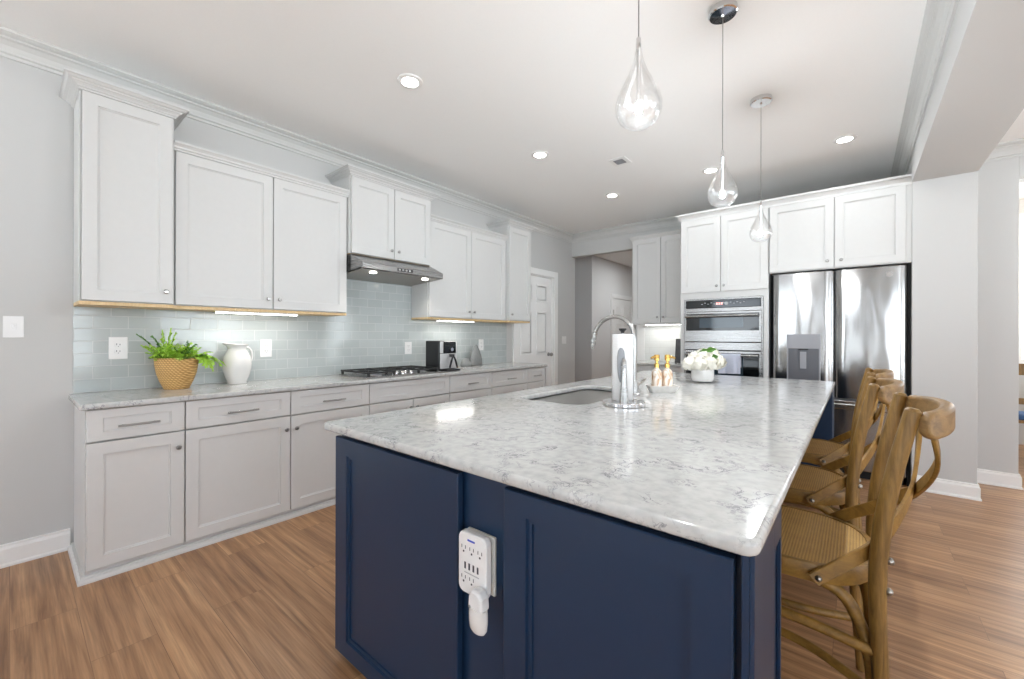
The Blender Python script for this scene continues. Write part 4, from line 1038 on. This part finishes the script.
# ---- faucet
fx, fy = 2.60, 2.38
t = thing('faucet', 'brushed nickel gooseneck kitchen faucet behind the island sink', 'faucet', (fx, fy, 0.9142))
MB().lathe([(0.030, 0.9145), (0.030, 0.920), (0.024, 0.926), (0.022, 0.99), (0.018, 1.0)], (fx, fy, 0), 20).build('base', 'nickel', t, smooth=True)
tipx = 2.318
pts = [(fx, fy, 0.99), (fx, fy, 1.10), (fx, fy, 1.22)] + bez((fx, fy, 1.24), (fx - 0.005, fy, 1.425), (tipx + 0.055, fy, 1.425), (tipx + 0.015, fy, 1.27), 16)
MB().tube(pts, 0.013, 14).build('spout', 'nickel', t, smooth=True)
MB().tube([(tipx + 0.020, fy, 1.285), (tipx + 0.006, fy, 1.215), (tipx, fy, 1.185)], [0.016, 0.017, 0.014], 14).build('spray_head', 'nickel', t, smooth=True)
MB().tube([(fx, fy + 0.02, 0.965), (fx, fy + 0.045, 0.968), (fx + 0.02, fy + 0.12, 1.0)], [0.010, 0.009, 0.006], 10).build('lever', 'nickel', t, smooth=True)

# ---- paper towel holder
hx, hy = 2.715, 1.985
t = thing('paper_towel_holder', 'chrome paper towel holder with arm beside the island sink', 'paper towel holder', (hx, hy, 0.9142))
MB().lathe([(0.100, 0.9145), (0.105, 0.917), (0.105, 0.931), (0.100, 0.935), (0.02, 0.936)], (hx, hy, 0), 36).build('base', 'chrome', t, smooth=True)
rx, ry = hx - 0.018, hy + 0.022
MB().cyl((rx, ry, 0.935), (rx, ry, 1.285), 0.007).build('rod', 'chrome', t)
MB().lathe([(0.008, 1.278), (0.010, 1.287), (0.020, 1.297), (0.018, 1.302), (0.006, 1.303)], (rx, ry, 0), 16).build('finial', 'black', t, smooth=True)
toc = Vector((3.6233 - hx, -hy, 0)).normalized(); ax, ay = hx + toc.x * 0.078, hy + toc.y * 0.078
sdir = Vector((-toc.y, toc.x, 0))
arm = []
def oval(z, hw, hd, off): 
    c = Vector((ax, ay, z)) - toc * off
    return [c + sdir * hw * math.cos(2 * PI * k / 14) + toc * hd * math.sin(2 * PI * k / 14) for k in range(14)]
MB().rings([oval(z, a, b, o) for z, a, b, o in ((0.934, 0.021, 0.012, 0), (0.96, 0.020, 0.012, 0), (1.02, 0.016, 0.011, 0), (1.08, 0.013, 0.010, 0.0), (1.14, 0.012, 0.009, 0.002), (1.152, 0.006, 0.006, 0.003))]).build('tension_arm', 'nickel', t, smooth=True)
MB().rings([[p - toc * 0.020 + sdir * -0.014 for p in oval(z, a, 0.005, 0)] for z, a in ((1.035, 0.006), (1.06, 0.014), (1.11, 0.019), (1.16, 0.019), (1.19, 0.015), (1.205, 0.006))]).build('pressure_plate', 'greyplastic', t, smooth=True)
o = MB().lathe([(0.018, 0.9365), (0.050, 0.9365), (0.0515, 0.94), (0.0515, 1.270), (0.050, 1.273), (0.018, 1.273), (0.018, 0.9365)], (rx, ry, 0), 32, caps=False).build('paper_towel_roll', 'paper', None, smooth=True)
tag(o, 'white paper towel roll standing on the chrome holder', 'paper towel')

# ---- soap tray and bottles
sx, sy = 2.690, 2.590
MR = Matrix.Translation((sx, sy, 0)) @ Matrix.Rotation(0.69, 4, 'Z')
trp = [((0.072, 0.034), 0.9145), ((0.090, 0.048), 0.950), ((0.092, 0.050), 0.957), ((0.086, 0.045), 0.957), ((0.070, 0.032), 0.924)]
o = MB().rings([[MR @ Vector((x, y, z)) for x, y in rrect(-a, a, -b, b, 0.012)] for (a, b), z in trp]).build('soap_tray', 'marbleware', None, smooth=True)
tag(o, 'pale carved stone tray holding two soap bottles on the island', 'tray')
def soap(label, dx):
    c = MR @ Vector((dx, 0, 0)); zz = 0.9245
    t = thing('soap_bottle', label, 'soap bottle', (c.x, c.y, zz), 'soap bottles on the stone tray')
    MB().lathe([(0.026, zz), (0.031, zz + 0.006), (0.031, zz + 0.105), (0.026, zz + 0.125), (0.013, zz + 0.137), (0.013, zz + 0.146)], (c.x, c.y, 0), 20).build('bottle', 'soap', t, smooth=True)
    p = MB().lathe([(0.016, zz + 0.144), (0.016, zz + 0.166), (0.012, zz + 0.170), (0.009, zz + 0.171), (0.009, zz + 0.186), (0.017, zz + 0.189), (0.017, zz + 0.220), (0.014, zz + 0.224)], (c.x, c.y, 0), 16)
    q = Vector((c.x, c.y, zz + 0.208)); dv = (MR.to_3x3() @ Vector((-1 if dx < 0 else 1, -0.4, 0))).normalized()
    p.tube([q, q + dv * 0.03, q + dv * 0.045 + Vector((0, 0, -0.006))], [0.010, 0.008, 0.006], 8)
    p.build('pump', 'gold', t, smooth=True)
soap('marbled soap bottle with gold pump at the sink side of the stone tray', -0.033)
soap('marbled soap bottle with gold pump at the flower vase side of the stone tray', 0.033)

# ---- flowers in a white vase
vx, vy = 2.72, 3.36
t = thing('flower_vase', 'small white pot of cream flowers at the far end of the island', 'flower vase', (vx, vy, 0.9142))
MB().lathe([(0.055, 0.922), (0.072, 0.926), (0.080, 0.95), (0.080, 1.03), (0.076, 1.038), (0.068, 1.035)], (vx, vy, 0), 28).build('pot', 'ceramic', t, smooth=True)
for k in range(4):
    a = PI / 4 + k * PI / 2; MB().ball((vx + 0.045 * math.cos(a), vy + 0.045 * math.sin(a), 0.9215), 0.0072, 10, 6).build('foot', 'greyplastic', t, smooth=True)
rnd = random.Random(4)
def bloom(c, R, n):
    mb = MB()
    for k in range(n):
        z = 1 - 1.6 * (k + 0.5) / n; a = k * 2.39996; r = math.sqrt(max(0, 1 - z * z))
        d = Vector((r * math.cos(a), r * math.sin(a), z)); p = Vector(c) + d * R * rnd.uniform(0.86, 1.0)
        d = (d + Vector((rnd.uniform(-.35, .35), rnd.uniform(-.35, .35), rnd.uniform(-.35, .35)))).normalized(); s_ = d.cross(Vector((0.2, 0.1, 1))).normalized(); u_ = s_.cross(d).normalized(); q = R * rnd.uniform(0.3, 0.5)
        mb.face([p - s_ * q * 0.6 - u_ * q, p + s_ * q * 0.7 - u_ * q * 0.7 + d * 0.006, p + s_ * q * 0.6 + u_ * q + d * 0.012, p - s_ * q * 0.7 + u_ * q * 0.8 + d * 0.004])
    mb.ball(c, R * 0.80, 14, 10)
    return mb.build('bloom', 'petal', t)
rt = Vector((0.77, 0.64, 0)); tow = Vector((0.64, -0.77, 0))
for r_, z_, d_, R in ((-0.095, 1.050, 0.01, 0.052), (-0.04, 1.055, 0.06, 0.055), (0.03, 1.06, 0.07, 0.052), (0.085, 1.065, 0.03, 0.058), (0.125, 1.060, 0.0, 0.045), (0.0, 1.10, 0.0, 0.060), (0.06, 1.115, 0.0, 0.056), (0.10, 1.09, -0.05, 0.05), (-0.05, 1.085, -0.02, 0.05)):
    c = Vector((vx, vy, z_)) + rt * r_ + tow * d_; bloom(c, R, 46)
lf = MB()
for r_, z_, d_, L, dr in ((-0.055, 1.135, 0.03, 0.10, 0.3), (-0.02, 1.145, 0.04, 0.11, 0.6), (-0.06, 1.12, 0.0, 0.09, 0.4), (0.02, 1.10, 0.09, 0.06, 0.8)):
    c = Vector((vx, vy, z_)) + rt * r_ + tow * d_
    a = rt * rnd.uniform(0.3, 1) + Vector((0, 0, 0.35)) + tow * 0.2; a.normalize(); s_ = (a.cross(tow)).normalized() * 0.022
    m_ = c + a * L * 0.5 + tow * 0.01
    lf.face([c, m_ + s_, c + a * L - Vector((0, 0, dr * 0.02)), m_ - s_])
lf.build('leaves', 'stemgreen', t)

# ================================================================== counter stools
def superring(ax_f, ax_b, hw, z, n=40, e=2.6, k=1.0):
    """rounded seat outline: shorter rounded back (+x), fuller front"""
    out = []
    for i in range(n):
        a = 2 * PI * i / n; c, s_ = math.cos(a), math.sin(a)
        r = lambda v: math.copysign(abs(v) ** (2 / e), v)
        out.append(Vector(((ax_b if c > 0 else ax_f) * r(c) * k, hw * r(s_) * k, z)))
    return out

def make_stool():
    root = thing('counter_stool', None, 'stool', (0, 0, 0), 'cross-back counter stools at the island')
    AF, AB, HW, ZS = 0.235, 0.216, 0.222, 0.640
    sr = lambda k, z: superring(AF, AB, HW, z, k=k)
    seat = MB().rings([sr(0.93, ZS - 0.052), sr(0.985, ZS - 0.050), sr(1.0, ZS - 0.034), sr(1.0, ZS - 0.010), sr(0.985, ZS - 0.002), sr(0.955, ZS), sr(0.925, ZS - 0.001), sr(0.915, ZS - 0.008), sr(0.90, ZS - 0.040)], caps=False)
    seat.build('seat_frame', 'oakbend', root, smooth=True, world=False)
    c = MB().rings([sr(0.918, ZS - 0.004), sr(0.6, ZS - 0.011), sr(0.3, ZS - 0.013), sr(0.05, ZS - 0.0135), sr(0.05, ZS - 0.018), sr(0.91, ZS - 0.014)])
    c.build('cane_seat', 'cane', root, smooth=True, world=False)['label'] = 'woven cane seat panel'
    for s in (-1, 1):
        y = 0.187 * s
        pts = smoothpath([(0.245, y * 1.06, 0.0), (0.225, y * 1.02, 0.30), (0.214, y, 0.585), (0.222, y, 0.76), (0.246, y, 0.92), (0.280, y, 1.078)], 6) + [Vector((0.2815, y, 1.085))]
        p = MB().tube(pts, [0.016 + 0.0035 * min(1, i / 14) - 0.0025 * max(0, (i - 18) / 12) for i in range(len(pts) - 1)] + [0.010], 14).build('back_post', 'oak', root, smooth=True, world=False)
        for z in (0.690, 0.612): MB().ball((0.238 if z > 0.65 else 0.236, y, z), 0.0095, 10, 6).build('bolt', 'bolt', p, smooth=True, world=False)
        MB().tube([(-0.185, y * 0.98, 0.0), (-0.168, y * 0.9, 0.34), (-0.158, y * 0.85, 0.62)], [0.015, 0.019, 0.020], 12).build('leg', 'oak', root, smooth=True, world=False)
        # bent hoop under each side of the seat, and the rung below it
        hp = smoothpath([(0.208, y * 0.90, 0.30), (0.198, y * 0.90, 0.43), (0.150, y * 0.92, 0.555), (0.06, y * 0.93, 0.590), (-0.04, y * 0.93, 0.588), (-0.115, y * 0.92, 0.545), (-0.150, y * 0.90, 0.43), (-0.156, y * 0.90, 0.30)], 5)
        MB().tube(hp, 0.016, 10).build('bent_brace', 'oakbend', root, smooth=True, world=False)
        MB().tube(smoothpath([(0.205, y * 0.94, 0.335), (0.06, y * 0.55, 0.345), (-0.06, y * 0.50, 0.345), (-0.160, y * 0.86, 0.335)], 6), 0.013, 10).build('bent_stretcher', 'oakbend', root, smooth=True, world=False)
        MB().tube(smoothpath([(0.215, y * 1.0, 0.445), (0.02, y * 0.98, 0.462), (-0.165, y * 0.92, 0.445)], 6), 0.0145, 10).build('rung', 'oakbend', root, smooth=True, world=False)
    for x, w in ((0.205, 0.166), (-0.155, 0.148)):
        hp = smoothpath([(x, -w, 0.30), (x, -w * 0.97, 0.43), (x * 0.97, -w * 0.72, 0.555), (x * 0.93, -w * 0.2, 0.585), (x * 0.93, w * 0.2, 0.585), (x * 0.97, w * 0.72, 0.555), (x, w * 0.97, 0.43), (x, w, 0.30)], 5)
        MB().tube(hp, 0.015, 10).build('bent_brace', 'oakbend', root, smooth=True, world=False)
    MB().tube([(0.232, -0.19, 0.24), (0.232, 0.19, 0.24)], 0.0125, 10).build('rung', 'oakbend', root, smooth=True, world=False)
    MB().tube([(-0.178, -0.175, 0.22), (-0.178, 0.175, 0.22)], 0.014, 10).build('rung', 'oakbend', root, smooth=True, world=False)
    # curved top rail, wrapping round behind the posts
    pts = smoothpath([(0.296, -0.200, 1.045), (0.318, -0.176, 1.047), (0.345, -0.105, 1.052), (0.358, 0, 1.054), (0.345, 0.105, 1.052), (0.318, 0.176, 1.047), (0.296, 0.200, 1.045)], 6)
    n = len(pts); wd = [0.068 * (0.45 + 0.55 * min(1, min(i, n - 1 - i) / 3.0) ** 0.6) for i in range(n)]
    MB().band(pts, wd, 0.030, (0, 0, 1)).build('top_rail', 'oakrail', root, bevel=0.006, smooth=True, world=False)
    # two bent strips that cross behind, pass outside the opposite post and run on to the seat side
    for s in (-1, 1):
        dx = 0.006 * s
        key = [(0.318, -0.165 * s, 1.025), (0.322 + dx, -0.13 * s, 0.94), (0.298 + dx, 0, 0.838), (0.262 + dx, 0.10 * s, 0.775), (0.212, 0.158 * s, 0.712), (0.150, 0.200 * s, 0.660), (0.082, 0.229 * s, 0.604)]
        nk = [(1, -0.2 * s, 0.1), (1, -0.1 * s, 0), (1, 0, 0), (1, 0.45 * s, 0), (0.7, 0.7 * s, 0), (0.35, 1 * s, 0), (0.2, 1 * s, 0)]
        pts = smoothpath(key, 5); ups = []
        for i in range(len(pts)):
            t = (pts[min(i + 1, len(pts) - 1)] - pts[max(i - 1, 0)]).normalized()
            q = min(i / 5, len(nk) - 1.0001); a = Vector(nk[int(q)]); b = Vector(nk[int(q) + 1]); nv = a.lerp(b, q - int(q))
            ups.append(t.cross(nv).normalized())
        st = MB().band(pts, 0.036, 0.010, ups).build('cross_strip', 'oakbend', root, smooth=True, world=False)
        MB().ball((0.094, 0.232 * s, 0.612), 0.008, 10, 6).build('bolt', 'bolt', st, smooth=True, world=False)
    return root
stool = make_stool()
spots = [(3.451, 1.62, 0.0, 'cross-back oak counter stool closest to the power strip end of the island'),
         (3.394, 2.265, 0.0, 'middle of the three cross-back oak counter stools along the island'),
         (3.398, 2.94, 0.0, 'cross-back oak counter stool closest to the fridge')]
for i, (x, y, a, lb) in enumerate(spots):
    o = stool if i == 0 else copy_tree(stool)
    o.location = (x, y, 0); o.rotation_euler.z = a; o['label'] = lb

# ================================================================== ceiling fixtures
def downlight(x, y, label, z=CEIL, watt=DOWN_W):
    t = thing('ceiling_downlight', label, 'ceiling light', (x, y, z), 'recessed ceiling downlights')
    MB().lathe([(0.052, z - 0.0005), (0.052, z - 0.008), (0.058, z - 0.011), (0.078, z - 0.006), (0.080, z - 0.0005)], (x, y, 0), 28, caps=False).build('trim_ring', 'trim', t, smooth=True)
    MB().lathe([(0.052, z - 0.006), (0.02, z - 0.0065)], (x, y, 0), 24).build('lens', 'lens', t)
    lamp('downlight lamp', 'AREA', (x, y, z - 0.016), watt, t, (0.95, 0.985, 1.0), shape='DISK', size=0.10)
for x, y, lb in ((1.42, 1.63, 'lit recessed downlight in the ceiling in front of the two-door cabinet above the pitcher'),
                 (1.432, 3.03, 'lit recessed downlight in the ceiling in front of the cabinet past the hood'),
                 (1.446, 4.43, 'lit recessed downlight in the ceiling near the hall opening'),
                 (2.52, 4.37, 'lit recessed downlight in the ceiling above the oven tower, seen beside a pendant cord'),
                 (3.543, 4.38, 'lit recessed downlight in the ceiling above the fridge by the beam')):
    downlight(x, y, lb)
downlight(0.9, 7.6, 'unseen downlight added to light the hall', 2.78, HALL_W)  # unseen lamp, added to brighten the hall

t = thing('ceiling_vent', 'small white square air vent with grey louvres in the ceiling', 'vent', (1.925, 3.613, CEIL))
MB().box(1.845, 2.005, 3.53, 3.70, CEIL - 0.006, CEIL - 0.0005).build('frame', 'trim', t, 0.002)
g = MB()
for k in range(6): g.box(1.88, 1.97, 3.565 + k * 0.017, 3.575 + k * 0.017, CEIL - 0.010, CEIL - 0.0065)
g.build('louvre', 'greyplastic', t)

def pendant(x, y, label):
    t = thing('pendant_light', label, 'pendant light', (x, y, CEIL), 'teardrop pendants over the island')
    z = CEIL
    MB().lathe([(0.066, z - 0.0005), (0.066, z - 0.026), (0.060, z - 0.031), (0.010, z - 0.032), (0.006, z - 0.040)], (x, y, 0), 32).build('canopy', 'chrome', t, smooth=True)
    MB().cyl((x, y, z - 0.035), (x, y, 2.185), 0.0022, 8).build('cord', 'nickel', t)
    zc = 1.995
    s_ = MB().lathe([(0.004, 2.190), (0.007, 2.186), (0.008, 2.150), (0.006, 2.146), (0.0055, zc + 0.0), (0.004, zc - 0.005)], (x, y, 0), 14).build('stem', 'chrome', t, smooth=True)
    out = [(0.008, 2.150), (0.011, 2.135), (0.017, 2.110), (0.030, 2.075), (0.048, 2.040), (0.063, 2.008), (0.070, 1.980), (0.068, 1.955), (0.056, 1.930), (0.036, 1.915), (0.012, 1.909)]
    inn = [(max(0.003, r - 0.006), zz + (0.005 if r < 0.04 and zz < 1.95 else 0)) for r, zz in out][::-1]
    g = MB().lathe(out, (x, y, 0), 32); g.lathe(inn, (x, y, 0), 32)
    g.build('glass_drop', 'glass', t, smooth=True)['label'] = 'clear glass teardrop'
    MB().lathe([(0.003, zc - 0.006), (0.010, zc - 0.012), (0.013, zc - 0.025), (0.010, zc - 0.038), (0.004, zc - 0.042)], (x, y, 0), 14).build('bulb', 'bulb', t, smooth=True)
    lamp('pendant lamp', 'POINT', (x, y, zc - 0.055), PEND_W, t, (0.94, 0.985, 1.02), shadow_soft_size=0.012)
pendant(3.10, 1.243, 'clear glass teardrop pendant closest to the power strip end, its ceiling plate out of view')
pendant(3.106, 2.262, 'middle clear glass teardrop pendant above the island')
pendant(3.114, 3.281, 'clear glass teardrop pendant closest to the oven and fridge')

# ================================================================== glimpse of the dining room past the right wall
t = thing('dining_table', 'dark wood dining table glimpsed past the right wall', 'table', (5.75, 6.75, 0))
MB().box(5.15, 6.6, 6.3, 7.2, 0.73, 0.765).build('tabletop', 'darkwood', t, 0.006)
MB().box(5.25, 6.5, 6.4, 7.1, 0.64, 0.729).build('apron', 'darkwood', t)
for x in (5.26, 6.49):
    for y in (6.41, 7.09): MB().box(x - 0.035, x + 0.035, y - 0.035, y + 0.035, 0, 0.639).build('leg', 'darkwood', t)
t = thing('dining_chair', 'wooden dining chair with blue seat glimpsed past the right wall', 'chair', (4.98, 6.35, 0))
for x in (4.78, 5.16):
    MB().box(x - 0.02, x + 0.02, 6.16, 6.20, 0, 1.02).build('back_post', 'oak', t, 0.004)
    MB().box(x - 0.02, x + 0.02, 6.52, 6.56, 0, 0.44).build('leg', 'oak', t, 0.004)
MB().box(4.76, 5.18, 6.15, 6.57, 0.441, 0.465).build('seat_frame', 'oak', t, 0.004)
MB().box(4.775, 5.165, 6.21, 6.56, 0.466, 0.515).build('cushion', 'bluefab', t, 0.015)
MB().box(4.80, 5.14, 6.17, 6.19, 0.90, 1.01).build('crest_rail', 'oak', t, 0.004)
MB().box(4.80, 5.14, 6.17, 6.19, 0.62, 0.68).build('lower_rail', 'oak', t, 0.004)
t = thing('chandelier', 'lit chandelier glimpsed above the dining table', 'chandelier', (5.45, 6.75, CEIL))
MB().lathe([(0.06, CEIL - 0.001), (0.05, CEIL - 0.025), (0.01, CEIL - 0.03)], (5.45, 6.75, 0), 20).build('canopy', 'nickel', t, smooth=True)
MB().cyl((5.45, 6.75, CEIL - 0.03), (5.45, 6.75, 1.85), 0.008, 8).build('stem', 'nickel', t)
for k in range(6):
    a = PI + k * PI / 3; ex, ey = 5.45 + 0.46 * math.cos(a), 6.75 + 0.46 * math.sin(a)
    ar = MB().tube(bez((5.45, 6.75, 1.88), (5.45 + 0.2 * math.cos(a), 6.75 + 0.2 * math.sin(a), 1.72), (ex, ey, 1.72), (ex, ey, 1.86), 10), 0.007, 8).build('arm', 'nickel', t, smooth=True)
    MB().lathe([(0.010, 1.86), (0.012, 1.90), (0.02, 1.935), (0.016, 1.965), (0.004, 2.0)], (ex, ey, 0), 12).build('bulb', 'warmbulb', ar, smooth=True)
lamp('chandelier lamp', 'POINT', (5.45, 6.75, 2.05), 25, t, (1, 0.9, 0.75), shadow_soft_size=0.15)
